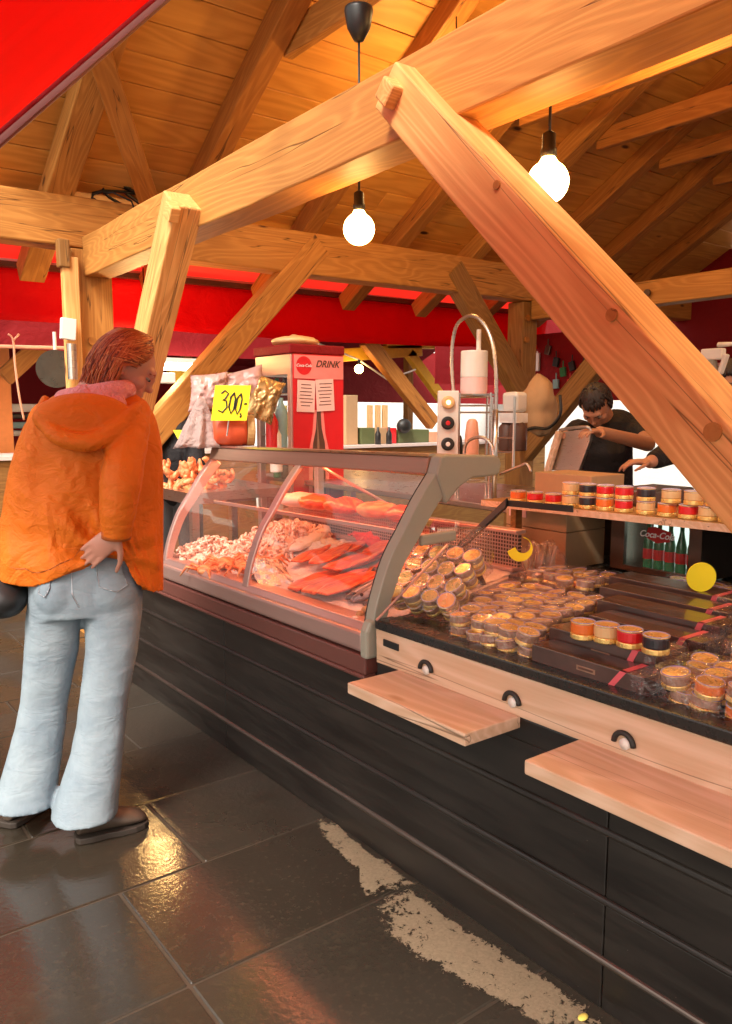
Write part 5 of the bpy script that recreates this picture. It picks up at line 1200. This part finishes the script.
# pile of cooked shellfish beyond the far end of the case
def farpile():
    g = G(); r = random.Random(4); c = on(184, 470, 'Y', 4.15)
    for k in range(70):
        q = c+V((r.uniform(-.08, .2), r.uniform(-.2, .2), r.uniform(-.1, .04))); m = Euler((r.random()*3, r.random()*3, r.random()*3)).to_matrix()
        g.tube([q+m @ V((.05*math.cos(t), .05*math.sin(t), 0)) for t in (0, .5, 1., 1.5, 2.)], [.008, .017, .019, .015, .006], 6)
    tag(g.build('shellfish_pile', 'crab', smooth=True), 'pile of orange cooked shellfish beyond the far end of the case', 'shellfish', kind='stuff')
    root = thing('shellfish_table', 'low table under the shellfish beyond the case', 'table', (c.x, c.y, 0)); g = G(); g.bb((c.x-.1, c.y-.3, c.z-.16), (c.x+.5, c.y+.35, c.z-.1)); g.build('tabletop', 'steel', root)
    for dx in (-.06, .45):
        for dy in (-.25, .3): g = G(); g.bb((c.x+dx-.02, c.y+dy-.02, tz(c.y)), (c.x+dx+.02, c.y+dy+.02, c.z-.16)); g.build('leg', 'steel', root)
farpile()
#==PART6==
# ------------------------------------------------------------------ people
GW = V((.85, 2.70, tz(2.70))); AZ = R(17.5)
ER = V((math.cos(AZ), -math.sin(AZ), 0)); EA = V((math.sin(AZ), math.cos(AZ), 0))
def wp(x, y, d=0.):
    r = ray(x, y); return O+r*(((GW+EA*d-O).dot(EA))/r.dot(EA))
def frame(f, up=V((0, 0, 1))):
    f = V(f).normalized(); s = f.cross(up).normalized(); u = s.cross(f); return f, s, u
def head(g, c, f, s, u, k=1., ears=True):
    m = M4((f, s, u)).transposed()
    def b(o, r, n=8): g.ball(c+(f*o[0]+s*o[1]+u*o[2])*k, tuple(x*k for x in r), m, n)
    b((-.008, 0, .012), (.097, .075, .102), 14); b((.030, 0, -.045), (.062, .060, .066), 12)
    b((.062, 0, -.088), (.026, .026, .022)); b((.078, 0, .030), (.020, .052, .020)); b((.088, 0, .004), (.018, .010, .030)); b((.104, 0, -.022), (.013, .014, .012))
    b((.084, 0, -.052), (.014, .024, .008)); b((.081, 0, -.064), (.014, .021, .009)); b((.055, .04, -.02), (.03, .024, .026)); b((.055, -.04, -.02), (.03, .024, .026))
    if ears:
        for q in (-1, 1): b((-.012, q*.076, -.012), (.018, .010, .030))
simple('eye_white', (.30, .26, .24), .3, bump=0)
def facebits(root, c, f, s, u, k=1., brow='hair_dark'):
    for q in (-1, 1):
        m = M4((f, s, u)).transposed()
        g = G(); g.ball(c+(f*.0775+s*.031*q+u*.006)*k, (.010*k, .012*k, .0055*k), m, 6); e = g.build('eye', 'eye_white', root, smooth=True); sub(e)
        g = G(); g.ball(c+(f*.0865+s*.031*q+u*.004)*k, (.005*k,)*3, m, 5); g.build('iris', 'jar_black', e, smooth=True)
        g = G(); g.tube([c+(f*.094+s*.014*q+u*.024)*k, c+(f*.092+s*.032*q+u*.030)*k, c+(f*.076+s*.05*q+u*.024)*k], [.003*k, .004*k, .002*k], 6); g.build('eyebrow', brow, root, smooth=True)
def hand(g, w, d, n, k=1., curl=.5, thumb=1):
    """palm from wrist w along d, n = back-of-hand normal"""
    d = d.normalized(); n = (n-d*n.dot(d)).normalized(); s = d.cross(n)
    m = M4((d, s, n)).transposed(); pc = w+d*.045*k
    g.ball(pc, (.052*k, .040*k, .015*k), m, 8); g.ball(pc+d*.02*k, (.038*k, .041*k, .014*k), m, 8)
    for i, L in enumerate((.072, .080, .074, .058)):
        b = w+d*(.075-.004*abs(i-1.3))*k+s*(-.030+.020*i)*k; spread = s*(-.05+.035*i)
        p = [b-d*.015*k, b, b+(d+spread-n*curl*.5)*(L*.45*k), b+(d+spread-n*curl*.5)*(L*.45*k)+(d*.9+spread-n*curl*1.1).normalized()*(L*.32*k)]
        p.append(p[-1]+(d*.6+spread-n*curl*1.6).normalized()*(L*.25*k)); g.chain(p, [.0088*k, .0092*k, .0085*k, .0078*k, .0062*k], 8)
    b = w+d*.02*k-s*.03*k*thumb; p = [b, b+(d*.5-s*thumb*.75-n*.2)*.035*k, b+(d*.75-s*thumb*.85-n*.3)*.06*k, b+(d*1.-s*thumb*.85-n*.4)*.078*k]; g.chain(p, [.013*k, .011*k, .0095*k, .0075*k], 8)
def woman():
    root = thing('person', 'shopper in orange hooded jacket and flared pale jeans, looking into the fish display', 'person', GW, rotz=-AZ)
    hc = wp(126, 368, .05); f, s, u = frame(ER*.90-EA*.06-V((0, 0, .58)))
    # body: one continuous figure
    g = G(); head(g, hc, f, s, u, 1.)
    nb = wp(98, 398, .05); g.chain([hc-u*.075-f*.03, hc-u*.11-f*.045, nb], [.05, .05, .06])
    g.chain([nb, wp(92, 430, .04), wp(88, 480, .03), wp(86, 540, .02), wp(85, 585, .02)], [.08, .115, .10, .095, .11])
    shl, shr = wp(48, 418, .10), wp(134, 420, .02)
    g.chain([shl, nb+V((0, 0, -.05)), shr], [.05, .07, .05])
    el, wr = wp(122, 486, -.17), wp(117, 533, -.165)
    g.chain([shr, el, wr], [.05, .04, .027]); hd = wp(92, 554, -.145)-wr
    g2d = hd.normalized(); hand(g, wr, g2d, -EA+V((0, 0, .15)), .98, .12, thumb=1)
    ll, lw = wp(32, 478, .22), wp(42, 500, .38)
    g.chain([shl, ll, lw], [.05, .04, .027]); hand(g, lw, ER*.6+EA*.4, V((0, 0, 1)), .95, .9)
    for hx, kx, ax in (((55, 590, .03), (45, 700, .04), (28, 780, .03)), ((112, 592, -.01), (103, 705, -.05), (90, 795, -.07))):
        a, k_, b = wp(*hx), wp(*kx), wp(*ax); g.chain([a, k_, b], [.085, .055, .038])
    o = g.build('body', 'skin', root, smooth=True); remesh(o, .0055, 3)
    facebits(root, hc, f, s, u, 1., 'hair_auburn')
    # jeans
    g = G()
    def rows(rs, n=28):
        out = []
        for y, xl, xr, dc, dh in rs:
            a, b = wp(xl, y, dc), wp(xr, y, dc); c = (a+b)/2; hx = (b-a).length/2; r = []
            for j in range(n):
                t = 2*PI*j/n; cx, sx = math.cos(t), math.sin(t); q = (abs(cx)**2.4+abs(sx)**2.4)**(-1/2.4)
                r.append(c+ER*hx*cx*q+EA*dh*sx*q)
            out.append(r)
        return out
    g.rings(rows([(540, 36, 128, .01, .10), (560, 31, 135, .0, .112), (580, 28, 141, -.0, .12), (600, 27, 143, -.0, .122), (612, 28, 142, .0, .115)]))
    g.ball(wp(60, 592, -.05), (.085, .075, .095)); g.ball(wp(113, 592, -.06), (.09, .075, .095))
    g.rings(rows([(590, 28, 84, .02, .10), (612, 26, 82.5, .02, .105), (650, 24, 79, .03, .092), (700, 20, 69, .04, .08), (725, 15, 66, .04, .082), (750, 8, 63, .04, .088), (790, -4, 58, .035, .11), (801, -6, 57, .03, .12)]))
    g.rings(rows([(590, 86, 142, -.01, .10), (612, 84, 142, -.02, .105), (650, 85, 138, -.035, .092), (700, 79, 128.5, -.05, .082), (725, 76, 126, -.055, .083), (750, 71, 123.5, -.06, .088), (795, 56, 119, -.065, .11), (813, 51, 118, -.07, .12)]))
    bm = g.b
    o = g.build('jeans', 'denim', root, smooth=True); remesh(o, .0075, 3)
    tx = bpy.data.textures.new('folds', 'CLOUDS'); tx.noise_scale = .09; tx.noise_depth = 2
    dm = o.modifiers.new('folds', 'DISPLACE'); dm.texture = tx; dm.strength = .006; dm.mid_level = .5; dm.texture_coords = 'LOCAL'
    JE = o
    def stick(o, off):
        m = o.modifiers.new('wrap', 'SHRINKWRAP'); m.target = JE; m.offset = off; m.wrap_method = 'NEAREST_SURFACEPOINT'; m.wrap_mode = 'ABOVE_SURFACE'
    for poly in (((96, 562), (127, 556), (129, 585), (116, 592), (99, 587)), ((33, 575), (48, 573), (48, 590), (43, 598), (32, 594))):
        g = G(); n = 8; P4 = [wp(*p, -.13) for p in poly]; tl, tr, br, bm_, bl = P4; grid = []
        for j in range(n+1):
            t = j/n; row = []
            for i in range(n+1):
                q = i/n; a = tl.lerp(tr, q); b = bl.lerp(br, q)+(bm_-(bl+br)/2)*(1-abs(2*q-1)); row.append(g.b.verts.new(a.lerp(b, t)))
            grid.append(row)
        for a, b in zip(grid, grid[1:]):
            for i in range(n): g.face([a[i], a[i+1], b[i+1], b[i]])
        po = g.build('back_pocket', 'denim', root, smooth=True); stick(po, .004); sub(po)
        g = G(); loop = [tl, bl, bm_, br, tr]; pts = []
        for a, b in zip(loop, loop[1:]): pts += [a.lerp(b, k/5) for k in range(5)]
        pts.append(tr); g.tube(pts, .0016, 4); st = g.build('stitching', 'denim_seam', po, smooth=True); stick(st, .0052)
    g = G(); g.tube([wp(71, 556, -.13), wp(71, 575, -.13), wp(72, 595, -.13), wp(79, 607, -.12)], .002, 4); st = g.build('centre_seam', 'denim_seam', root, smooth=True); stick(st, .002)
    for a, b in (((31, 577), (78, 570)), ((80, 569), (140, 560))):
        g = G(); g.tube([wp(a[0]+(b[0]-a[0])*k/12, a[1]+(b[1]-a[1])*k/12, -.13) for k in range(13)], .002, 4); st = g.build('yoke_seam', 'denim_seam', root, smooth=True); stick(st, .002)
    # jacket
    g = G(); SIL = [(388, 68, 124, .07), (394, 56, 136, .085), (402, 44, 146, .10), (412, 34, 153, .115), (425, 24, 158, .13), (445, 16, 162, .14), (470, 9, 163, .15), (500, 3, 163, .155), (530, -1, 163, .16), (560, -4, 162, .17), (592, -6, 161, .175)]
    def sil(y):
        for a, b in zip(SIL, SIL[1:]):
            if y <= b[0]: t = (y-a[0])/(b[0]-a[0]); return [a[k]+(b[k]-a[k])*t for k in (1, 2, 3)]
        return SIL[-1][1:]
    HEM = [(-10, 576), (0, 577), (30, 581), (50, 574), (70, 563), (88, 553), (104, 546), (116, 545), (124, 558), (134, 576), (146, 585), (165, 591)]
    def hem(x):
        for a, b in zip(HEM, HEM[1:]):
            if x <= b[0]: t = (x-a[0])/(b[0]-a[0]); return a[1]+(b[1]-a[1])*t
        return 591
    n = 72; m = 46; rs = []
    for k in range(m+1):
        r = []
        for j in range(n):
            t = 2*PI*j/n; cx, sx = math.cos(t), math.sin(t); q = (abs(cx)**2.3+abs(sx)**2.3)**(-1/2.3)
            xl, xr, dh = sil(590); xg = (xl+xr)/2+(xr-xl)/2*cx*q
            yh = hem(xg) if sx < 0 else hem(xg)*(1-sx)+584*sx
            y = 388+(yh-388)*(k/m)
            xl, xr, dh = sil(y); x = (xl+xr)/2+(xr-xl)/2*cx*q; p = wp(x, y, .035); p += EA*(dh*.88*sx*q)
            v = k/m
            # drape: a few long folds that deepen towards the gathered hem at the hand
            hx, hy = (x-112)/60, (y-548)/60; dist = math.hypot(hx, hy); ang = math.atan2(hy, hx)
            fold = .026*math.sin(ang*9+1.5*mn.noise(V((x*.03, y*.02, 1))))*math.exp(-dist*.9)*v
            fold += .036*mn.noise(V((x*.022, y*.011+x*.008, 4.)))*min(1, v*2.2)+.016*abs(mn.noise(V((x*.05, y*.03-x*.02, 9.))))
            if sx < 0: p -= EA*fold*(-sx)
            p += ER*(.010*mn.noise(V((y*.04, sx*2, 2.)))*v*abs(cx)); r.append(p)
        rs.append(r)
    g.rings(rs)
    # right sleeve with bunched elbow
    sp_ = [wp(133, 412, -.01), wp(129, 430, -.07), wp(125, 455, -.13), wp(121, 482, -.175), wp(118, 508, -.18), wp(117, 526, -.172), wp(116.5, 537, -.166)]
    rr_ = [.055, .068, .066, .063, .056, .050, .045]; pts = spline(sp_, 6); out = []; rad = []
    for i, p in enumerate(pts):
        t = i/(len(pts)-1)*6; k = min(5, int(t)); r0 = rr_[k]+(rr_[k+1]-rr_[k])*(t-k); rad.append(r0*(1+.06*mn.noise(V((i*.55, 3, 1)))+.05*abs(math.sin(i*.8+.7*math.sin(i*1.3)))*(14 < i < 30)))
    g.tube(pts, rad, 20); g.ball(sp_[0], (.06, .06, .055), n=8)
    # left sleeve
    g.chain([wp(46, 418, .10), wp(30, 470, .20), wp(38, 500, .33)], [.055, .062, .052], 16)
    # front flap hanging past the right hip
    g.rings([[wp(x, y, d) for x, d in ((140, -.03), (163, .0), (163.5, .04), (150, .05))] for y in (470, 520, 560, 590)])
    # hood lying on the back
    g.ball(wp(84, 418, -.10), (.155, .055, .080), M4((ER, EA, V((0, 0, 1)))).transposed(), 14)
    arc_ = [wp(x, y, d) for x, y, d in ((46, 398, -.03), (42, 416, -.09), (55, 434, -.14), (76, 442, -.155), (98, 440, -.155), (118, 428, -.14), (132, 412, -.10), (140, 404, -.03))]
    g.tube(spline(arc_, 5), [.014+.018*math.sin(PI*k/35) for k in range(36)], 12)
    o = g.build('jacket', 'jacket_orange', root, smooth=True); remesh(o, .0055, 1)
    g = G(); g.tube([wp(116.5, 531, -.168), wp(116.3, 538, -.165)], [.0475, .0465], 20, cap=False); cf = g.build('cuff', 'jacket_trim', root, smooth=True); cf.modifiers.new('s', 'SOLIDIFY').thickness = .004
    # seams as thin welts
    def jst(o, off):
        m_ = o.modifiers.new('wrap', 'SHRINKWRAP'); m_.target = bpy.data.objects[JK]; m_.offset = off; m_.wrap_mode = 'ABOVE_SURFACE'
    JK = o.name
    hemx = [-3+k*5.2 for k in range(23)]
    g = G(); g.tube([wp(x, hem(x)-5, -.14) for x in hemx], .0018, 4); jst(g.build('hem_seam', 'jacket_trim', root, smooth=True), .0012)
    g = G(); g.tube(spline([wp(*p) for p in ((104, 446, -.18), (99, 462, -.18), (97, 480, -.18), (101, 505, -.18))], 5), .0016, 4); jst(g.build('armhole_seam', 'jacket_trim', root, smooth=True), .001)
    # fleece collar
    g = G(); c = wp(96, 398, .02)
    g.tube([c+ER*.100*math.cos(t)+EA*.085*math.sin(t)+V((0, 0, .012+.018*math.cos(t))) for t in [2*PI*k/24 for k in range(25)]], .034, 12)
    for p, r in (((84, 398, -.06), .045), ((100, 402, -.07), .042), ((116, 405, -.06), .036), ((72, 398, -.03), .035)): g.ball(wp(*p), r, n=8)
    o = g.build('fleece_collar', 'fleece_pink', root, smooth=True); remesh(o, .006, 2)
    # hair
    g = G(); rnd = random.Random(12); m3 = M4((f, s, u)).transposed()
    g.ball(hc-f*.042+u*.022, (.078, .080, .100), m3, 14)
    for i in range(1500):
        ph = R(rnd.uniform(48, 312)); side = 1 if ph < PI else -1
        st = V((.045-.02*rnd.random(), .008*side, 0)); lay = 1+rnd.uniform(-.02, .07); pts = []
        endth = R(rnd.uniform(88, 112)) if abs(((ph+PI) % (2*PI))-PI) > R(84) else R(rnd.uniform(60, 78)); front = abs(math.sin(ph)) > .55 and math.cos(ph) > .0
        for k in range(7):
            th = R(8)+(endth-R(8))*k/6; p2 = ph
            if front: p2 = ph+side*R(62)*(k/6)**1.2
            e = V((.108*math.sin(th)*math.cos(p2), .092*math.sin(th)*math.sin(p2), .122*math.cos(th)))*lay
            if k < 2: e += st*(1-k/2)*.5
            pts.append(hc+m3 @ (e+V((-.008, 0, .004))))
        hi = abs(((ph+PI) % (2*PI))-PI) < R(84)
        L = rnd.uniform(.06, .135) if not front else rnd.uniform(.06, .12)
        if hi: L *= .45
        tgt = nb-ER*.02+V((0, 0, -.01)); dn = V((0, 0, -1)); out = (pts[-1]-hc); out.z = 0; out = out.normalized()
        back = -V((f.x, f.y, 0)).normalized()
        for k in range(1, 4):
            t = k/3; pts.append(pts[6]+(dn*1.+back*.45*(1 if not front else .4)+out*(.10-.25*t)).normalized()*L*t+V((rnd.uniform(-.007, .007), rnd.uniform(-.007, .007), 0)))
        g.tube(pts, [.002, .0026, .003, .003, .003, .003, .0028, .0026, .002, .0008], 4)
    for i in range(700):
        sd_ = 1 if i % 2 else -1; q = rnd.random(); th0 = R(22+58*q+rnd.uniform(-4, 4)); ph0 = R(38+34*q**1.5+rnd.uniform(-5, 5)); pts = []; lay = 1+rnd.uniform(-.01, .06)
        th1 = R(88+rnd.uniform(-14, 16)); ph1 = R(118+rnd.uniform(-16, 22))
        for k in range(7):
            t = k/6; th = th0+(th1-th0)*t**1.15; p2 = sd_*(ph0+(ph1-ph0)*t**.8)
            e = V((.106*math.sin(th)*math.cos(p2)-.006, .093*math.sin(th)*math.sin(p2), .121*math.cos(th)+.002))*lay; pts.append(hc+m3 @ e)
        L = rnd.uniform(.04, .11); back = -V((f.x, f.y, 0)).normalized()
        for k in range(1, 4): pts.append(pts[6]+(V((0, 0, -1))+back*.35).normalized()*L*k/3+V((rnd.uniform(-.006, .006), rnd.uniform(-.006, .006), 0)))
        g.tube(pts, [.0012, .0022, .0028, .003, .003, .003, .0028, .0026, .002, .0008], 4)
    o = g.build('hair', 'hair_auburn', root, smooth=True)
    # boots
    def boot(heel, toe, nm):
        heel.z = toe.z = tz(heel.y); d = (toe-heel).normalized(); sd = d.cross(V((0, 0, 1))); L = (toe-heel).length
        g = G(); rs = []
        for t, w_, h0, h1 in ((0., .026, .022, .10), (.06, .036, .022, .125), (.2, .040, .022, .13), (.36, .043, .022, .125), (.5, .046, .022, .100), (.65, .049, .022, .084), (.8, .048, .022, .074), (.92, .040, .022, .060), (1., .016, .024, .036)):
            r = []
            for j in range(16):
                a = 2*PI*j/16; zz = math.sin(a); r.append(heel+d*L*t+sd*w_*math.cos(a)*(1-.25*max(0, zz))+V((0, 0, (h0+h1)/2+(h1-h0)/2*zz)))
            rs.append(r)
        g.rings(rs); bo = g.build('boot', 'leather_brown', root, smooth=True); sub(bo); bo.modifiers.new('sd', 'SUBSURF').levels = 1
        g = G(); pl = []
        for t, w_ in ((-.012, .022), (.03, .038), (.2, .044), (.4, .042), (.6, .050), (.8, .050), (.93, .040), (1.012, .018)): pl.append((t, w_))
        ring = [(t*L, w_) for t, w_ in pl]+[(t*L, -w_) for t, w_ in pl[::-1]]
        g.prism([(x, y) for x, y in ring], .022, heel+V((0, 0, .002)), d, sd*-1 if d.cross(sd).z < 0 else sd)
        zs_ = sorted(v.co.z for v in g.b.verts); 
        for v in g.b.verts:
            if zs_[0] < heel.z-.001: v.co.z += .022
        g.build('sole', 'sole', bo, bevel=.004)
    boot(on(76, 840, 'Z', 0.), on(147, 822, 'Z', 0.), 'r')
    lh = on(6, 826, 'Z', 0.); boot(lh, lh+(EA*.75+ER*.55).normalized()*.25, 'l')
    return root
woman()
# black shoulder bag at her left side
c = wp(2, 596, .02); root = thing('handbag', 'black slouchy handbag hanging at the shopper\'s left hip', 'bag', c)
g = G(); g.ball(c, (.085, .12, .075), M4((ER, EA, V((0, 0, 1)))).transposed(), 12)
for v in g.b.verts: v.co += (v.co-c).normalized()*.012*mn.noise(v.co*14); v.co.z = max(v.co.z, c.z-.062)
g.build('pouch', 'leather_black', root, smooth=True)
g = G(); g.tube(spline([c+EA*.10+V((0, 0, .04)), wp(6, 560, .22), wp(14, 500, .26), wp(18, 470, .28), wp(8, 520, .20), c-EA*.05+V((0, 0, .06))], 6), .009, 8); g.build('strap', 'leather_black', root, smooth=True)
def pq(x, y, fwd): return O+ray(x, y)*fwd
def staff(label, hd, f, neck, chest, pelvis, arms, mats, apron=None, cap=None, floor=None, k=1.):
    base = V((pelvis.x, pelvis.y, tz(pelvis.y))); root = thing('person', label, 'person', base)
    f, s, u = frame(f); g = G(); head(g, hd, f, s, u, k)
    g.chain([hd-u*.08*k-f*.02, neck], [.055*k, .062*k]); g.chain([neck, chest, pelvis], [.08, .12, .115])
    sh = [a[0] for a in arms]; g.chain([sh[0], neck+V((0, 0, -.05)), sh[1]], [.055, .07, .055])
    for sh_, el, wr, hdir, hn in arms:
        g.chain([sh_, el, wr], [.052, .042, .03]); hand(g, wr, hdir, hn, 1., .6)
    side = (sh[0]-sh[1]); side.z = 0; side = side.normalized()
    for q in (-1, 1):
        a = pelvis+side*.09*q; kn = a.lerp(base+side*.11*q, .5); an = base+side*.11*q+V((0, 0, .08)); fd = V((f.x, f.y, 0)).normalized()
        g.chain([a, kn, an], [.085, .058, .042]); g.chain([an, an+fd*.16-V((0, 0, .04))], [.042, .035])
    o = g.build('body', 'skin_tan', root, smooth=True); remesh(o, .007, 3); facebits(root, hd, f, s, u, k)
    g = G(); g.chain([neck+V((0, 0, -.04)), chest, pelvis], [.10, .165, .15]); g.ball(neck.lerp(chest, .25)+side*.06, (.15, .13, .11), n=10)
    g.chain([sh[0], chest, sh[1]], [.075, .13, .075])
    for (sh_, el, wr, _, _), L in zip(arms, mats['sleeve']): g.chain([sh_, sh_.lerp(el, .5) if L < 1 else el, sh_.lerp(el, L) if L <= 1 else el.lerp(wr, L-1)], [.072, .066, .058 if L <= 1 else .045])
    o = g.build('shirt', mats['shirt'], root, smooth=True); remesh(o, .010, 4)
    g = G()
    for q in (-1, 1): g.chain([pelvis+side*.085*q, pelvis.lerp(base, .5)+side*.11*q, base+side*.11*q+V((0, 0, .09))], [.115, .085, .065])
    o = g.build('trousers', 'stripe_knit', root, smooth=True); remesh(o, .012, 3)
    for q in (-1, 1):
        fd = V((f.x, f.y, 0)).normalized(); b = base+side*.11*q; g = G(); g.chain([b+V((0, 0, .05)), b+fd*.17+V((0, 0, .04))], [.052, .042]); o = g.build('shoe', 'leather_black', root, smooth=True)
    g = G(); m3 = M4((f, s, u)).transposed(); rnd = random.Random(int(hd.x*100))
    for i in range(260):
        ph = rnd.uniform(0, 2*PI); lim = 62 if math.cos(ph) > .3 else 105; th0 = rnd.uniform(0, R(lim-20)); pts = []
        for k_ in range(4):
            th = th0+R(24)*k_/3; pts.append(hd+m3 @ V((.103*math.sin(th)*math.cos(ph)-.008, .082*math.sin(th)*math.sin(ph), .116*math.cos(th)+.008))*k)
        g.tube(pts, [.007, .009, .008, .003], 5)
    g.build('hair', 'hair_dark', root, smooth=True)
    if apron:
        g = G(); fd = V((f.x, f.y, 0)).normalized(); pts = []
        rs = []
        for t, w_ in ((0., .10), (.25, .15), (.5, .18), (1., .19)):
            c = (chest+V((0, 0, .06))).lerp(pelvis-V((0, 0, .35)), t)+fd*(.155 if t < .6 else .15)
            rs.append([c-side*w_-fd*.03, c+fd*.012, c+side*w_-fd*.03, c+side*w_-fd*.036, c+fd*.006, c-side*w_-fd*.036])
        g.rings(rs); g.build('apron', apron, root, smooth=False)
        g = G(); g.tube(spline([chest+V((0, 0, .07))+fd*.15-side*.09, neck+fd*.06-side*.07, neck-fd*.08, neck+fd*.06+side*.07, chest+V((0, 0, .07))+fd*.15+side*.09], 6), .010, 6); g.build('apron_strap', apron, root, smooth=True)
    return root
hd = pq(596, 405, 4.35); ch = pq(603, 447, 4.55)
staff('worker in a black shirt bending over a steel tray behind the counter', hd, -FW*.62+RT*-.35+V((0, 0, -1.15)), pq(606, 422, 4.55), ch, V((pq(606, 520, 4.7).x, pq(606, 520, 4.7).y, .93)),
      [(pq(632, 427, 4.55), pq(648, 444, 4.28), pq(600, 432, 4.05), pq(575, 429, 3.95)-pq(600, 432, 4.05), V((0, 0, 1))), (pq(578, 432, 4.5), pq(558, 448, 4.35), pq(566, 436, 4.15), V((.5, -.3, -.4)), V((0, 0, 1)))],
      dict(shirt='shirt_black', sleeve=(.55, .75)), )
hd = pq(735, 384, 4.0)
staff('second worker in black mostly hidden behind the big brace, one arm reaching left', hd, -RT*.7-FW*.4+V((0, 0, -.3)), pq(733, 408, 4.05), pq(730, 440, 4.1), V((pq(728, 520, 4.2).x, pq(728, 520, 4.2).y, .95)),
      [(pq(706, 420, 3.95), pq(676, 450, 3.75), pq(650, 462, 3.6), -RT, V((0, 0, 1))), (pq(758, 422, 4.1), pq(765, 460, 3.95), pq(740, 475, 3.75), -RT-FW*.3, V((0, 0, 1)))],
      dict(shirt='shirt_black', sleeve=(1.8, 1.5)))
hd = pq(184, 402, 5.7)
r = staff('vendor in a dark jacket with a yellow collar beyond the far end of the case', hd, -FW*.8+RT*-.3+V((0, 0, -.25)), pq(178, 426, 5.7), pq(176, 448, 5.75), V((pq(176, 520, 5.8).x, pq(176, 520, 5.8).y, .9)),
      [(pq(194, 440, 5.7), pq(197, 475, 5.55), pq(180, 490, 5.35), -FW, V((0, 0, 1))), (pq(158, 440, 5.7), pq(154, 475, 5.55), pq(168, 490, 5.35), -FW, V((0, 0, 1)))],
      dict(shirt='shirt_black', sleeve=(1.8, 1.8)))
g = G(); a = [pq(x, y, 5.50) for x, y in ((173, 430), (184, 430), (179, 441))]; g.rings([a, [p+FW*.02 for p in a]]); g.build('scarf', 'sign_yellow', r)
#==PART9==
# ------------------------------------------------------------------ light, world, view
w = bpy.data.worlds.new('World'); sc.world = w; w.use_nodes = True; nt = w.node_tree
bg = nt.nodes['Background']; sky = nt.nodes.new('ShaderNodeTexSky'); sky.sky_type = 'NISHITA'; sky.sun_disc = False
SEL, SAZ = R(48), R(238)
sky.sun_elevation = SEL; sky.sun_rotation = SAZ; sky.air_density = 1.0; sky.dust_density = 5.; sky.ozone_density = 1.
hs = nt.nodes.new('ShaderNodeHueSaturation'); hs.inputs['Saturation'].default_value = .2
nt.links.new(sky.outputs[0], hs.inputs['Color']); mx = nt.nodes.new('ShaderNodeMix'); mx.data_type = 'RGBA'; mx.blend_type = 'MULTIPLY'; mx.inputs[0].default_value = 1.; mx.inputs[7].default_value = (1., .93, .83, 1)
nt.links.new(hs.outputs[0], mx.inputs[6]); nt.links.new(mx.outputs[2], bg.inputs[0]); bg.inputs[1].default_value = .12
sd = bpy.data.lights.new('sun', 'SUN'); sd.energy = 1.1; sd.angle = R(14); sd.color = (1, .94, .86)
so = bpy.data.objects.new('sun', sd); col.objects.link(so)
sv = V((math.sin(SAZ)*math.cos(SEL), math.cos(SAZ)*math.cos(SEL), math.sin(SEL)))
so.rotation_euler = sv.to_track_quat('Z', 'Y').to_euler()
vs = sc.view_settings; sc.display_settings.display_device = 'sRGB'; vs.view_transform = 'Standard'; vs.look = 'None'; vs.exposure = 1.6; vs.gamma = 1; vs.use_curve_mapping = False
